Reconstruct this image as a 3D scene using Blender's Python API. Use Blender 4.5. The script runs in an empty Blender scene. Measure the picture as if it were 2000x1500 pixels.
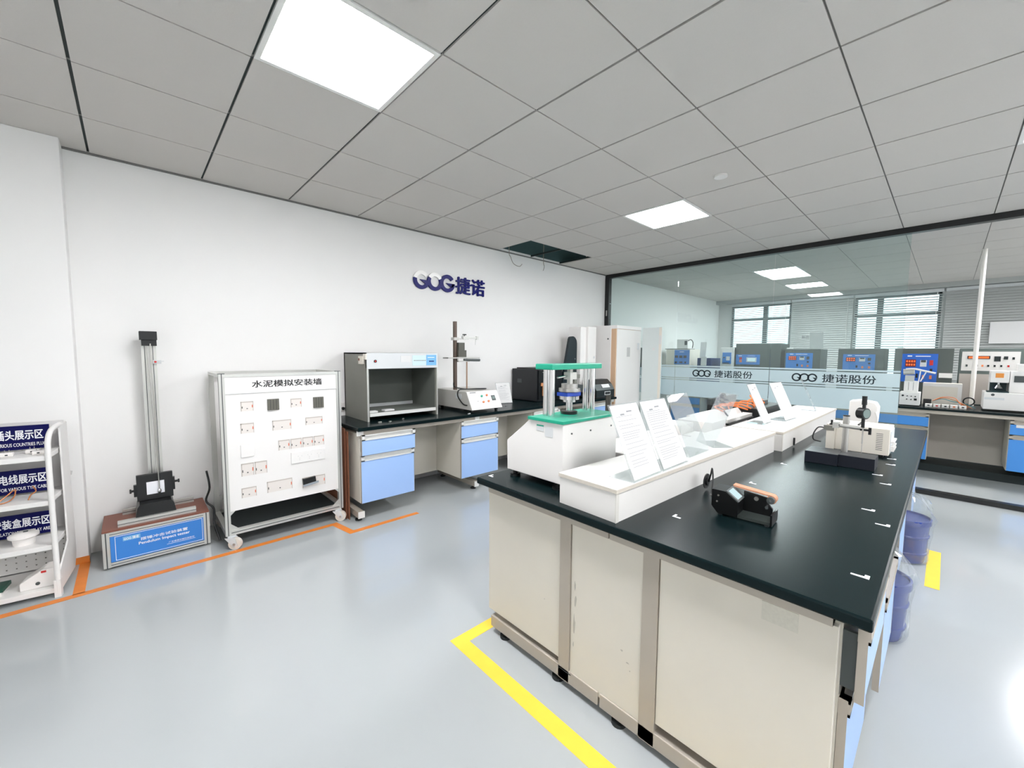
import bpy, bmesh, math, random
from mathutils import Vector, Matrix
random.seed(7)
SC = bpy.context.scene
COL = SC.collection
V = Vector

# ------------------------------------------------------------------ camera
cam = bpy.data.objects.new('camera', bpy.data.cameras.new('camera'))
COL.objects.link(cam); SC.camera = cam
cam.data.sensor_width = 36.0
cam.data.lens = 795.28 / 2000 * 36.0
yaw, pit, rol = 0.75203, -0.07528, 0.00681
F_ = V((math.sin(yaw)*math.cos(pit), math.cos(yaw)*math.cos(pit), math.sin(pit)))
R_ = V((math.cos(yaw), -math.sin(yaw), 0)); U_ = R_.cross(F_)
R2 = R_*math.cos(rol) + U_*math.sin(rol); U2 = -R_*math.sin(rol) + U_*math.cos(rol)
cam.matrix_world = Matrix(((R2.x, U2.x, -F_.x, 0.14245), (R2.y, U2.y, -F_.y, -3.97406), (R2.z, U2.z, -F_.z, 1.40), (0, 0, 0, 1)))
cam.data.clip_start = 0.02

# ------------------------------------------------------------------ light and exposure
SC.view_settings.view_transform = 'Standard'
SC.view_settings.look = 'None'
SC.view_settings.gamma = 1.0
SC.view_settings.use_curve_mapping = False
SC.view_settings.exposure = 0.33
PANEL_STRENGTH = 42.0
w = bpy.data.worlds.new('daylight'); SC.world = w; w.use_nodes = True
w.node_tree.nodes['Background'].inputs[0].default_value = (0.90, 0.96, 1.0, 1)
w.node_tree.nodes['Background'].inputs[1].default_value = 2.6

H = 2.704

# ------------------------------------------------------------------ materials
def lin(c):
    return tuple(((v/255)/12.92 if v/255 <= 0.04045 else ((v/255+0.055)/1.055)**2.4) for v in c) + (1,)
MATS = {}
def mat(name, rgb, rough=0.5, metal=0.0, spec=0.5, noise=0.0, nscale=20, bump=0.0, coat=0.0, emis=0.0, alpha=1.0, trans=0.0, aniso=None):
    if name in MATS: return MATS[name]
    m = bpy.data.materials.new(name); m.use_nodes = True; nt = m.node_tree
    b = nt.nodes['Principled BSDF']
    b.inputs['Base Color'].default_value = lin(rgb)
    b.inputs['Roughness'].default_value = rough; b.inputs['Metallic'].default_value = metal
    b.inputs['Specular IOR Level'].default_value = spec
    b.inputs['Coat Weight'].default_value = coat; b.inputs['Coat Roughness'].default_value = 0.08
    b.inputs['Alpha'].default_value = alpha
    if emis: b.inputs['Emission Color'].default_value = lin(rgb); b.inputs['Emission Strength'].default_value = emis
    if noise or bump:
        tc = nt.nodes.new('ShaderNodeTexCoord'); n = nt.nodes.new('ShaderNodeTexNoise')
        n.inputs['Scale'].default_value = nscale; n.inputs['Detail'].default_value = 4
        nt.links.new(tc.outputs['Object'], n.inputs['Vector'])
        if noise:
            mx = nt.nodes.new('ShaderNodeMixRGB'); mx.blend_type = 'MIX'
            c = lin(rgb)
            mx.inputs[1].default_value = tuple(max(0, v*(1-noise)) for v in c[:3])+(1,)
            mx.inputs[2].default_value = tuple(min(1, v*(1+noise)) for v in c[:3])+(1,)
            nt.links.new(n.outputs['Fac'], mx.inputs[0]); nt.links.new(mx.outputs[0], b.inputs['Base Color'])
        if bump:
            bp = nt.nodes.new('ShaderNodeBump'); bp.inputs['Strength'].default_value = bump; bp.inputs['Distance'].default_value = 0.002
            nt.links.new(n.outputs['Fac'], bp.inputs['Height']); nt.links.new(bp.outputs[0], b.inputs['Normal'])
    MATS[name] = m
    return m
def mat_emit(name, rgb, s):
    m = bpy.data.materials.new(name); m.use_nodes = True; nt = m.node_tree; nt.nodes.clear()
    o = nt.nodes.new('ShaderNodeOutputMaterial'); e = nt.nodes.new('ShaderNodeEmission')
    e.inputs[0].default_value = lin(rgb); e.inputs[1].default_value = s
    nt.links.new(e.outputs[0], o.inputs[0]); MATS[name] = m; return m
def mat_glass(name, tint, gloss=1.0, diff=0.0, diffc=(235, 240, 240), ior=1.5):
    """thin pane: transparent + fresnel gloss, with an optional share of diffuse haze"""
    m = bpy.data.materials.new(name); m.use_nodes = True; nt = m.node_tree; nt.nodes.clear()
    o = nt.nodes.new('ShaderNodeOutputMaterial')
    t = nt.nodes.new('ShaderNodeBsdfTransparent'); t.inputs[0].default_value = lin(tint)
    g = nt.nodes.new('ShaderNodeBsdfGlossy'); g.inputs['Roughness'].default_value = 0.015
    f = nt.nodes.new('ShaderNodeFresnel')
    ge = nt.nodes.new('ShaderNodeNewGeometry'); mr = nt.nodes.new('ShaderNodeMapRange')   # same reflectance on both faces
    mr.inputs['To Min'].default_value = ior; mr.inputs['To Max'].default_value = 1/ior
    nt.links.new(ge.outputs['Backfacing'], mr.inputs['Value']); nt.links.new(mr.outputs[0], f.inputs[0])
    mx = nt.nodes.new('ShaderNodeMixShader')
    a = t.outputs[0]
    if diff:
        d = nt.nodes.new('ShaderNodeBsdfDiffuse'); d.inputs[0].default_value = lin(diffc)
        tr = nt.nodes.new('ShaderNodeBsdfTranslucent'); tr.inputs[0].default_value = lin(diffc)
        m2 = nt.nodes.new('ShaderNodeMixShader'); m2.inputs[0].default_value = 0.5
        nt.links.new(d.outputs[0], m2.inputs[1]); nt.links.new(tr.outputs[0], m2.inputs[2])
        m3 = nt.nodes.new('ShaderNodeMixShader'); m3.inputs[0].default_value = diff
        nt.links.new(a, m3.inputs[1]); nt.links.new(m2.outputs[0], m3.inputs[2]); a = m3.outputs[0]
    nt.links.new(f.outputs[0], mx.inputs[0]); nt.links.new(a, mx.inputs[1]); nt.links.new(g.outputs[0], mx.inputs[2])
    nt.links.new(mx.outputs[0], o.inputs[0]); MATS[name] = m; return m

WALL = mat('wall_paint', (243, 242, 240), 0.7, spec=0.3, noise=0.015, nscale=3)
CEIL = mat('ceiling_tile', (208, 204, 199), 0.8, spec=0.2, noise=0.02, nscale=160, bump=0.15)
SLOT = mat('grid_shadow', (26, 42, 40), 0.6)
GRID = mat('grid_bar', (112, 112, 108), 0.5)
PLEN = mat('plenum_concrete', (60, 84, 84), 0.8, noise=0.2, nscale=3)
# epoxy floor with faint mottling
FLOOR = mat('epoxy_floor', (174, 179, 180), 0.18, spec=0.5, noise=0.04, nscale=1.3, bump=0.0, coat=0.5)
ORANGE = mat('orange_tape', (226, 132, 52), 0.5, noise=0.12, nscale=14)
YELLOW = mat('yellow_tape', (248, 208, 70), 0.5, noise=0.06, nscale=14)
BLACKTOP = mat('black_resin_top', (9, 24, 26), 0.27, spec=0.15, noise=0.12, nscale=4)
BLUE = mat('pale_blue_laminate', (160, 192, 240), 0.38, spec=0.4)
BLUE2 = mat('dimmed_blue_laminate', (70, 140, 214), 0.4, spec=0.4)  # blue laminate with the rear room's dimmer light put into its colour
CREAM = mat('cream_steel', (214, 209, 197), 0.45, spec=0.4, noise=0.03, nscale=5)
ALU = mat('painted_aluminium', (176, 168, 156), 0.42, metal=0.15, spec=0.5)
ALUP = mat('anodised_aluminium', (205, 205, 200), 0.32, metal=0.55)
ALUW = mat('pale_handle_strip', (226, 226, 222), 0.35, metal=0.1)
DARKR = mat('dark_recess', (20, 32, 33), 0.7)
GREYR = mat('rear_case_grey', (92, 99, 95), 0.5, spec=.3, noise=.05, nscale=6)
GREYD = mat('grey_steel_case', (128, 128, 120), 0.45, spec=0.4, noise=0.05, nscale=6)
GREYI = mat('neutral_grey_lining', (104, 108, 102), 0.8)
LGREY = mat('light_grey_panel', (212, 215, 216), 0.45)
WHITE = mat('white_enamel', (234, 232, 229), 0.38, spec=0.4)
WLAM = mat('white_laminate', (226, 224, 220), 0.42, spec=0.4)
EDGE = mat('chipboard_edge', (205, 198, 186), 0.6, noise=0.06, nscale=60)
WPAPER = mat('white_paper', (222, 222, 221), 0.8, spec=0.2)
BLACK = mat('black_plastic', (16, 18, 19), 0.38)
BLACKM = mat('black_metal', (10, 11, 12), 0.3, metal=0.2)
RUBBER = mat('rubber', (24, 28, 28), 0.7)
CHROME = mat('chrome', (225, 225, 225), 0.14, metal=1.0)
STEEL = mat('brushed_steel', (190, 188, 184), 0.32, metal=1.0)
BRONZE = mat('dull_brown_post', (98, 84, 76), 0.4, metal=0.5)
GREEN = mat('green_enamel', (20, 158, 128), 0.35)
ROYAL = mat('royal_blue', (24, 68, 172), 0.4)
NAVY = mat('navy_acrylic', (5, 10, 104), 0.35, spec=.2)
LOGOW = mat('logo_white', (252, 250, 247), 0.3)
SIGNB = mat('navy_sign_board', (2, 4, 76), 0.45, spec=.2)
SKY = mat('panel_blue', (58, 132, 214), 0.42)
SKYL = mat('light_panel_blue', (120, 182, 226), 0.45)
RED = mat('red_plastic', (200, 40, 36), 0.4)
ORNG = mat('orange_button', (224, 128, 78), 0.4)
LEDB = mat('led_bezel_red', (120, 26, 18), .4)
LED = mat_emit('red_led_display', (250, 110, 60), 1.2)
LCD = mat_emit('lit_screen', (205, 232, 236), 0.9)
LCDG = mat('grey_lcd', (110, 128, 124), 0.3)
DGREY = mat('dark_grey_plastic', (70, 76, 76), 0.45)
TAN = mat('tan_edge_band', (212, 178, 146), 0.55)
CARD = mat('brown_cardboard', (122, 74, 50), 0.8, noise=0.08, nscale=9)
BROWN = mat('brown_board', (128, 78, 62), 0.5, noise=0.06, nscale=12)
BELT = mat('sanding_belt', (196, 142, 112), 0.7, noise=0.1, nscale=80)
COPPER = mat('copper_wire', (190, 120, 70), 0.4, metal=0.5)
CABLO = mat('orange_cable', (232, 120, 52), 0.5)
TEALC = mat('teal_cable', (60, 130, 140), 0.5)
BEIGE = mat('beige_instrument', (230, 224, 212), 0.45)
INK = mat('black_ink', (24, 24, 26), 0.5)
INKG = mat('faded_ink', (150, 152, 154), 0.8)
TXTW = mat('white_lettering', (245, 246, 250), 0.5)
PINKW = mat('white_socket', (240, 236, 232), 0.4)
SILL = mat('grey_frame', (120, 132, 134), 0.5)
SLAT = mat('blind_slat', (184, 188, 186), 0.5)
BLUEB = mat('blue_bucket', (30, 58, 140), 0.25, spec=0.5)
PANEL = mat_emit('led_panel', (252, 252, 255), PANEL_STRENGTH)
GLASS = mat_glass('partition_glass', (240, 247, 246), diff=0.035, diffc=(225, 236, 236))
FILM = mat_glass('frosted_film', (225, 240, 242), diff=0.84, diffc=(222, 233, 236))
MILKY = mat_glass('milky_acrylic', (240, 244, 244), diff=0.20, diffc=(246, 247, 248))
ACRYL = mat_glass('clear_acrylic', (246, 249, 249), diff=0.16, diffc=(252, 252, 252))
WRAP = mat_glass('plastic_wrap', (242, 246, 247), diff=0.14, diffc=(250, 252, 252))
CUT = mat_glass('cut_out_lettering', (60, 74, 80), diff=0.5, diffc=(70, 84, 92))

# ------------------------------------------------------------------ helpers
def wm(o):
    m = Matrix.Identity(4)
    while o is not None:
        m = o.matrix_basis @ m; o = o.parent
    return m
def tag(o, label=None, cat=None, group=None, kind=None):
    if label: o['label'] = label
    if cat: o['category'] = cat
    if group: o['group'] = group
    if kind: o['kind'] = kind
    return o
def thing(name, label, cat, loc=(0, 0, 0), rz=0.0, group=None):
    o = bpy.data.objects.new(name, None); COL.objects.link(o)
    o.location = loc; o.rotation_euler = (0, 0, rz); o.empty_display_size = 0.05
    return tag(o, label, cat, group)
class MB:
    def __init__(s): s.bm = bmesh.new(); s.smooth = False
    def quad(s, pts):
        vs = [s.bm.verts.new(p) for p in pts]; s.bm.faces.new(vs); return s
    def box(s, x0, x1, y0, y1, z0, z1, bev=0.0, rot=None, piv=None):
        x0, x1 = min(x0, x1), max(x0, x1); y0, y1 = min(y0, y1), max(y0, y1); z0, z1 = min(z0, z1), max(z0, z1)
        r = bmesh.ops.create_cube(s.bm, size=1.0); vs = r['verts']
        for v in vs: v.co = V(((x0+x1)/2+v.co.x*(x1-x0), (y0+y1)/2+v.co.y*(y1-y0), (z0+z1)/2+v.co.z*(z1-z0)))
        if bev > 0:
            es = list({e for v in vs for e in v.link_edges})
            rr = bmesh.ops.bevel(s.bm, geom=es, offset=bev, segments=2, profile=0.5, affect='EDGES')
            vs = rr['verts']
        if rot is not None:
            p = V(piv) if piv else V(((x0+x1)/2, (y0+y1)/2, (z0+z1)/2))
            vs = list({v for v in vs if v.is_valid})
            for v in vs: v.co = p + rot @ (v.co-p)
        return s
    def cyl(s, a, b, r, seg=20, r2=None, caps=True):
        a, b = V(a), V(b); d = b-a; L = d.length
        q = d.to_track_quat('Z', 'Y').to_matrix()
        rr = bmesh.ops.create_cone(s.bm, cap_ends=caps, segments=seg, radius1=r, radius2=r if r2 is None else r2, depth=L)
        for v in rr['verts']: v.co = (a+b)/2 + q @ v.co
        return s
    def ball(s, c, r, sc=(1, 1, 1), seg=16):
        rr = bmesh.ops.create_uvsphere(s.bm, u_segments=seg, v_segments=seg//2, radius=r)
        for v in rr['verts']: v.co = V(c) + V((v.co.x*sc[0], v.co.y*sc[1], v.co.z*sc[2]))
        return s
    def prism(s, poly, axis, a, b):
        """poly: list of 2D points in the two other axes (in order), extruded on axis from a to b"""
        def P(u, v, t):
            if axis == 'x': return V((t, u, v))
            if axis == 'y': return V((u, t, v))
            return V((u, v, t))
        A = [s.bm.verts.new(P(u, v, a)) for u, v in poly]; B = [s.bm.verts.new(P(u, v, b)) for u, v in poly]
        s.bm.faces.new(A); s.bm.faces.new(B[::-1]); n = len(poly)
        for i in range(n): s.bm.faces.new((A[i], B[i], B[(i+1) % n], A[(i+1) % n]))
        return s
    def tube(s, pts, r, seg=8, sub=6):
        P = [V(p) for p in pts]
        if sub > 1 and len(P) > 2:
            Q = []
            for i in range(len(P)-1):
                p0 = P[max(i-1, 0)]; p1 = P[i]; p2 = P[i+1]; p3 = P[min(i+2, len(P)-1)]
                for k in range(sub):
                    t = k/sub
                    Q.append(0.5*((2*p1)+(p2-p0)*t+(2*p0-5*p1+4*p2-p3)*t*t+(3*p1-p0-3*p2+p3)*t**3))
            Q.append(P[-1]); P = Q
        prev = None; up = V((0, 0, 1)); rings = []
        for i, p in enumerate(P):
            d = (P[min(i+1, len(P)-1)]-P[max(i-1, 0)])
            if d.length < 1e-9: d = V((0, 0, 1))
            d.normalize()
            if prev is None:
                n = d.orthogonal().normalized()
            else:
                n = (prev - d*prev.dot(d)); n = n.normalized() if n.length > 1e-6 else d.orthogonal().normalized()
            prev = n; b2 = d.cross(n)
            rings.append([s.bm.verts.new(p+(n*math.cos(2*math.pi*k/seg)+b2*math.sin(2*math.pi*k/seg))*r) for k in range(seg)])
        for i in range(len(rings)-1):
            for k in range(seg):
                s.bm.faces.new((rings[i][k], rings[i][(k+1) % seg], rings[i+1][(k+1) % seg], rings[i+1][k]))
        s.bm.faces.new(rings[0][::-1]); s.bm.faces.new(rings[-1])
        return s
    def lathe(s, prof, c, seg=28):
        c = V(c); rings = []
        for r, z in prof:
            rings.append([s.bm.verts.new(c+V((max(r, 1e-4)*math.cos(2*math.pi*k/seg), max(r, 1e-4)*math.sin(2*math.pi*k/seg), z))) for k in range(seg)])
        for i in range(len(rings)-1):
            for k in range(seg):
                s.bm.faces.new((rings[i][k], rings[i][(k+1) % seg], rings[i+1][(k+1) % seg], rings[i+1][k]))
        return s
    def build(s, name, m, parent=None, smooth=False, kind=None, label=None, bevel=0.0):
        me = bpy.data.meshes.new(name)
        bmesh.ops.recalc_face_normals(s.bm, faces=s.bm.faces[:])
        if parent is not None: s.bm.transform(wm(parent).inverted())
        s.bm.to_mesh(me); s.bm.free()
        me.materials.append(m)
        o = bpy.data.objects.new(name, me); COL.objects.link(o); o.parent = parent
        if smooth:
            for p in me.polygons: p.use_smooth = True
            md = o.modifiers.new('edge', 'EDGE_SPLIT'); md.split_angle = math.radians(40)
        if bevel:
            md = o.modifiers.new('bevel', 'BEVEL'); md.width = bevel; md.segments = 2; md.limit_method = 'ANGLE'
        if kind: o['kind'] = kind
        if label: o['label'] = label
        return o
def solo(mb, name, m, label, cat, group=None, **k):
    """a thing that is one mesh, with its origin moved to its base"""
    o = mb.build(name, m, None, **k)
    me = o.data; vs = [v.co for v in me.vertices]
    c = V((sum(v.x for v in vs)/len(vs), sum(v.y for v in vs)/len(vs), min(v.z for v in vs)))
    me.transform(Matrix.Translation(-c)); o.location = c
    return tag(o, label, cat, group)
def text(s, org, right, up, w, h, m, parent, name='lettering', bold=0.0, depth=0.0006, label=None, keep=False):
    cu = bpy.data.curves.new('t', 'FONT'); cu.body = s; cu.size = 1.0; cu.extrude = 0.0; cu.resolution_u = 3
    o = bpy.data.objects.new('t', cu); COL.objects.link(o)
    bpy.context.view_layer.update()
    dg = bpy.context.evaluated_depsgraph_get()
    me = bpy.data.meshes.new_from_object(o.evaluated_get(dg)); bpy.data.objects.remove(o)
    if not me.vertices: return None
    xs = [v.co.x for v in me.vertices]; ys = [v.co.y for v in me.vertices]
    x0, x1, y0, y1 = min(xs), max(xs), min(ys), max(ys)
    r = V(right).normalized(); u = V(up).normalized(); n = r.cross(u)
    sx = w/(x1-x0); sy = h/(y1-y0)
    if keep: sx = sy
    b = bmesh.new()
    offs = [(0, 0)] if not bold else [(-bold, 0), (bold, 0), (0, bold*.7), (0, -bold*.7)]
    for k, (ox, oy) in enumerate(offs):     # heavier strokes: the outlines laid side by side
        nv = len(b.verts); nf = len(b.faces); b.from_mesh(me); b.verts.ensure_lookup_table(); b.faces.ensure_lookup_table()
        for v in b.verts[nv:]:
            v.co = V(org)+r*((v.co.x-x0+ox)*sx)+u*((v.co.y-y0+oy)*sy)+n*(k*.00012)
        ex = bmesh.ops.extrude_face_region(b, geom=b.faces[nf:])
        for v in ex['geom']:
            if isinstance(v, bmesh.types.BMVert): v.co += n*abs(depth)
    mb = MB(); mb.bm.free(); mb.bm = b
    return mb.build(name, m, parent, label=label)
def copy_tree(o, parent=None):
    c = o.copy(); COL.objects.link(c); c.parent = parent
    for ch in list(o.children): copy_tree(ch, c)
    return c
def rotx(a): return Matrix.Rotation(a, 3, 'X')
def roty(a): return Matrix.Rotation(a, 3, 'Y')
def rotz(a): return Matrix.Rotation(a, 3, 'Z')
def S(mb, name, m, **k): return mb.build(name, m, None, kind='structure', **k)

# ================================================================== THE ROOM
S(MB().box(-3.2, 11.1, -8.2, 0.2, -0.1, 0.0), 'floor', FLOOR)
S(MB().box(-3.2, 11.1, 0.0, 0.15, 0.0, 3.4), 'wall_left', WALL)
S(MB().box(-3.2, -3.0, -8.0, 0.0, 0.0, 3.4), 'wall_near', WALL)
BW = (2.2, 5.6)  # opening added behind the camera so daylight brightens the room
S(MB().box(-3.2, BW[0], -8.2, -8.0, 0.0, 3.4).box(BW[1], 11.1, -8.2, -8.0, 0.0, 3.4).box(BW[0], BW[1], -8.2, -8.0, 0.0, 0.85).box(BW[0], BW[1], -8.2, -8.0, 2.6, 3.4), 'wall_back', WALL)
f = MB()
for k in range(6):
    x = BW[0]+(BW[1]-BW[0])*k/5; f.box(x-.03, x+.03, -8.12, -8.06, .85, 2.6)
f.box(BW[0], BW[1], -8.12, -8.06, .85, .9).box(BW[0], BW[1], -8.12, -8.06, 2.55, 2.6)
S(f, 'window_4', SILL)  # frame of the added, unseen daylight opening
S(MB().box(-0.80, -0.12, -0.16, 0.0, 0.0, H, bev=0.004), 'wall_column', WALL)
# far wall with two window openings
WZ0, WZ1 = 0.95, 2.56
WA = (-1.53, -0.30); WB = (-3.83, -2.62)
fw = MB()
fw.box(10.9, 11.1, -8.0, 0.0, 0.0, WZ0).box(10.9, 11.1, -8.0, 0.0, WZ1, 3.4)
fw.box(10.9, 11.1, WA[1], 0.0, WZ0, WZ1).box(10.9, 11.1, WB[1], WA[0], WZ0, WZ1).box(10.9, 11.1, -8.0, WB[0], WZ0, WZ1)
S(fw, 'wall_far', mat('far_wall_paint', (206, 208, 206), 0.7))
GLW = mat_glass('window_glass', (236, 246, 247))
for k, (ya, yb, ym, zt) in enumerate(((WA[0], WA[1], -1.02, 2.24), (WB[0], WB[1], -3.0, 2.2))):
    f = MB()
    f.box(10.93, 10.98, ya, ya+0.04, WZ0, WZ1).box(10.93, 10.98, yb-0.04, yb, WZ0, WZ1).box(10.93, 10.98, ya, yb, WZ0, WZ0+0.04)
    f.box(10.93, 10.98, ya, yb, WZ1-0.04, WZ1).box(10.92, 10.99, ym-0.045, ym+0.045, WZ0, WZ1).box(10.93, 10.98, ya, yb, zt-0.03, zt+0.03)
    fo = S(f, 'window_%d' % (k+2), SILL)
    MB().box(10.995, 11.0, ya, yb, WZ0, WZ1).build('pane', GLW, fo)
# ceiling: tiles with narrow shadow gaps, two tiles missing by the wall
YO = 0.0187
LIGHTS = [(1, 3), (6, 3), (6, 7), (1, 7), (-4, 7), (1, 11), (6, 11)]
HOLES = [(6, 0), (7, 0)]
ct = MB()
for i in range(-5, 10):
    for j in range(0, 14):
        if (i, j) in LIGHTS or (i, j) in HOLES: continue
        x0, x1 = i*.6, i*.6+.6; y1, y0 = YO-j*.6, YO-(j+1)*.6
        y1 = min(y1, 0.0); y0 = max(y0, -8.0)
        if y1-y0 < .05: continue
        ct.box(x0+.006, x1-.007, y0+.004, y1-.004, H, H+.012)
RB = 6.14
BL2 = [(2, 3), (5, 3), (2, 8), (2, 11), (5, 11)]
for i in range(0, 8):
    for j in range(0, 14):
        if (i, j) in BL2: continue
        x0, x1 = RB+i*.6, min(RB+i*.6+.6, 10.9)
        y1, y0 = min(YO-j*.6, 0), max(YO-(j+1)*.6, -8)
        if x1-x0 < .05 or y1-y0 < .05: continue
        ct.box(x0+.004, x1-.004, y0+.003, y1-.003, H, H+.012)
ct.box(6.0, 6.136, -8, 0, H, H+.012)
S(ct, 'ceiling', CEIL)
gb = MB()
for i in range(-5, 11): gb.box(i*.6-.007, i*.6+.009, -8, 0, H+.010, H+.03)
for i in range(0, 9):
    x = min(RB+i*.6, 10.9); gb.box(x-.006, x+.006, -8, 0, H+.010, H+.03)
S(gb, 'trim_1', SLOT)
gb = MB()
for j in range(1, 14):
    y = YO-j*.6; gb.box(-3, 10.9, y-.008, y+.008, H+.008, H+.028)
S(gb, 'trim_2', GRID)
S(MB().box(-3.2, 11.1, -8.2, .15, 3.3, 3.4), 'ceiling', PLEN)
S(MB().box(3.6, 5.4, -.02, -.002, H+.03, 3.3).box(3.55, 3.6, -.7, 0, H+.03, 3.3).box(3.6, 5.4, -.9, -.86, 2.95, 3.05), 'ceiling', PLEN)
# edge angle along the wall
S(MB().box(-3, 6, -.016, -.001, H-.012, H), 'trim_3', GRID)

# ceiling lights
FRAMEW = mat('light_frame', (236, 236, 232), 0.4)
light_names = {(1, 3): 'large square ceiling light panel nearest the camera, above the wall cart',
               (6, 3): 'square ceiling light panel in the middle of the ceiling before the glass partition',
               (6, 7): 'square ceiling light panel cut by the right edge of the photo',
               (1, 7): 'square ceiling light panel above and behind the camera', (-4, 3): 'square ceiling light panel behind the display shelf side of the room',
               (-4, 7): 'unseen square ceiling light panel in the rear left corner, kept to light the end panels',  # unseen panel, kept in to light the island's end panels
               (1, 11): 'square ceiling light panel near the rear wall',
               (6, 11): 'square ceiling light panel near the rear wall and glass partition'}
lp = None
def light(x0, y1, lab):
    global lp
    c = (x0+.3, y1-.3, H)
    if lp is None:
        t = thing('ceiling_light', lab, 'ceiling light', c, group='square ceiling light panels')
        MB().box(x0+.004, x0+.026, y1-.596, y1-.004, H-.004, H+.02).box(x0+.574, x0+.596, y1-.596, y1-.004, H-.004, H+.02)\
            .box(x0+.026, x0+.574, y1-.026, y1-.004, H-.004, H+.02).box(x0+.026, x0+.574, y1-.596, y1-.574, H-.004, H+.02).build('frame', FRAMEW, t)
        MB().box(x0+.026, x0+.574, y1-.574, y1-.026, H+.001, H+.012).build('diffuser', PANEL, t)
        lp = t
    else:
        t = copy_tree(lp); t.location = c; t['label'] = lab
    return t
for (i, j) in LIGHTS: light(i*.6, YO-j*.6, light_names[(i, j)])
light(RB+2*.6, YO-3*.6, 'ceiling light panel just beyond the glass partition')
light(RB+2*.6, YO-11*.6, 'added unseen ceiling light panel brightening the back of the glass room')  # unseen panel added to brighten the rear room
light(RB+5*.6, YO-11*.6, 'added unseen ceiling light panel brightening the glass room by the far windows')  # likewise added out of view for more light in there
light(RB+2*.6, YO-8*.6, 'ceiling light panel beyond the doorway, outside the right edge')
light(RB+5*.6, YO-3*.6, 'farthest ceiling light panel, beyond the glass near the blinds')

# wires hanging from the open ceiling
for k, pts in enumerate(([(3.72, -.12, 3.30), (3.70, -.10, 2.72), (3.74, -.09, 2.62), (3.80, -.08, 2.55), (3.90, -.08, 2.53), (3.96, -.07, 2.57)],
                         [(4.36, -.10, 3.30), (4.34, -.10, 2.7), (4.37, -.09, 2.60), (4.36, -.08, 2.54)])):
    solo(MB().tube(pts, .004), 'hanging_wire', mat('grey_wire', (150, 140, 130), .5),
         ['looped loose wire hanging from the open ceiling tile above the wall logo', 'short loose wire hanging from the right open ceiling tile'][k], 'wire')

# glass partition
gp = MB().box(5.97, 6.05, -8, 0, 2.645, H).build('window_1', BLACK, None, kind='structure')
MB().box(5.965, 6.045, -.075, -.002, 0, 2.645).box(5.965, 6.045, -8, -.075, 0.0, .045).build('frame', BLACK, gp)
MB().box(5.96, 5.972, -.052, -.03, 2.03, 2.12).build('lock_plate', STEEL, gp)
py = [(-.08, -1.228), (-1.234, -2.443), (-2.449, -3.645)]
for a, b in py: MB().box(6.0, 6.01, b, a, .045, 2.645).build('pane', GLASS, gp)
# frosted film: bands with clear gaps
film = MB()
for z0, z1 in ((.80, 1.030), (1.040, 1.058), (1.068, 1.214), (1.226, 1.244)):
    for a, b in ((-.10, -1.228), (-1.234, -2.443), (-2.449, -3.642)):
        film.box(5.9975, 5.999, b, a, z0, z1)
film.build('frosted_film', FILM, gp)
def ring2(mb, cx, cz, ro, ri, a0, a1, plane, t0, t1, n=40):
    o = []; i_ = []
    for k in range(n+1):
        a = math.radians(a0+(a1-a0)*k/n)
        o.append((cx+ro*math.cos(a), cz+ro*math.sin(a))); i_.append((cx+ri*math.cos(a), cz+ri*math.sin(a)))
    for k in range(n):
        q = [o[k], o[k+1], i_[k+1], i_[k]]
        if plane == 'y': mb.prism(q, 'y', t0, t1)
        else: mb.prism(q, 'x', t0, t1)
for yl in (-1.487, -2.685):     # cut-out logo and name, twice
    lg = MB(); r = .049
    cz = 1.137
    for q, cc in enumerate((yl-.05, yl-.128, yl-.206)):
        if q == 1: ring2(lg, cc, cz, r, .033, 0, 360, 'x', 5.9962, 5.9972)
        else:   # y runs leftwards here, so mirror the angles
            ring2(lg, cc, cz, r, .033, -145, 180, 'x', 5.9962, 5.9972)
            lg.prism([(cc, cz+.004), (cc-.05, cz-.004), (cc-.036, cz-.03)], 'x', 5.9962, 5.9972)
    lg.build('logo_cut_out', CUT, gp)
    text('捷诺股份', (5.997, yl-.30, 1.09), (0, -1, 0), (0, 0, 1), .47, .095, CUT, gp, bold=.012, name='lettering')

# venetian blinds along the far wall
def blind(y0, y1, lab, tilt):
    t = thing('venetian_blind', lab, 'blind', (10.84, (y0+y1)/2, WZ1+.03), group='venetian blinds on the far windows')
    MB().box(10.80, 10.86, y0, y1, WZ1, WZ1+.05).build('head_rail', LGREY, t)
    sl = MB(); z = 1.0
    while z < WZ1-.01:
        c, s_ = math.cos(tilt)*.023, math.sin(tilt)*.023
        sl.quad([(10.83-c, y0, z-s_), (10.83+c, y0, z+s_), (10.83+c, y1, z+s_), (10.83-c, y1, z-s_)])
        z += .0445
    o = sl.build('slats', SLAT, t, kind=None)
    MB().cyl((10.81, y0+.08, 1.6), (10.81, y0+.08, WZ1), .004, 6).build('cord', WHITE, t)
    return t
blind(-1.53, -.32, 'bright venetian blind over the left far window, seen through the glass', .35)
blind(-2.60, -1.56, 'grey closed venetian blind between the two far windows', 1.1)
blind(-3.85, -2.63, 'bright venetian blind over the right far window', .5)
blind(-5.9, -3.88, 'grey closed venetian blind right of the white pipe', 1.1)
S(MB().box(10.7, 10.9, -8, 0, 2.62, H), 'trim_4', mat('pelmet', (180, 184, 182), .6))

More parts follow.
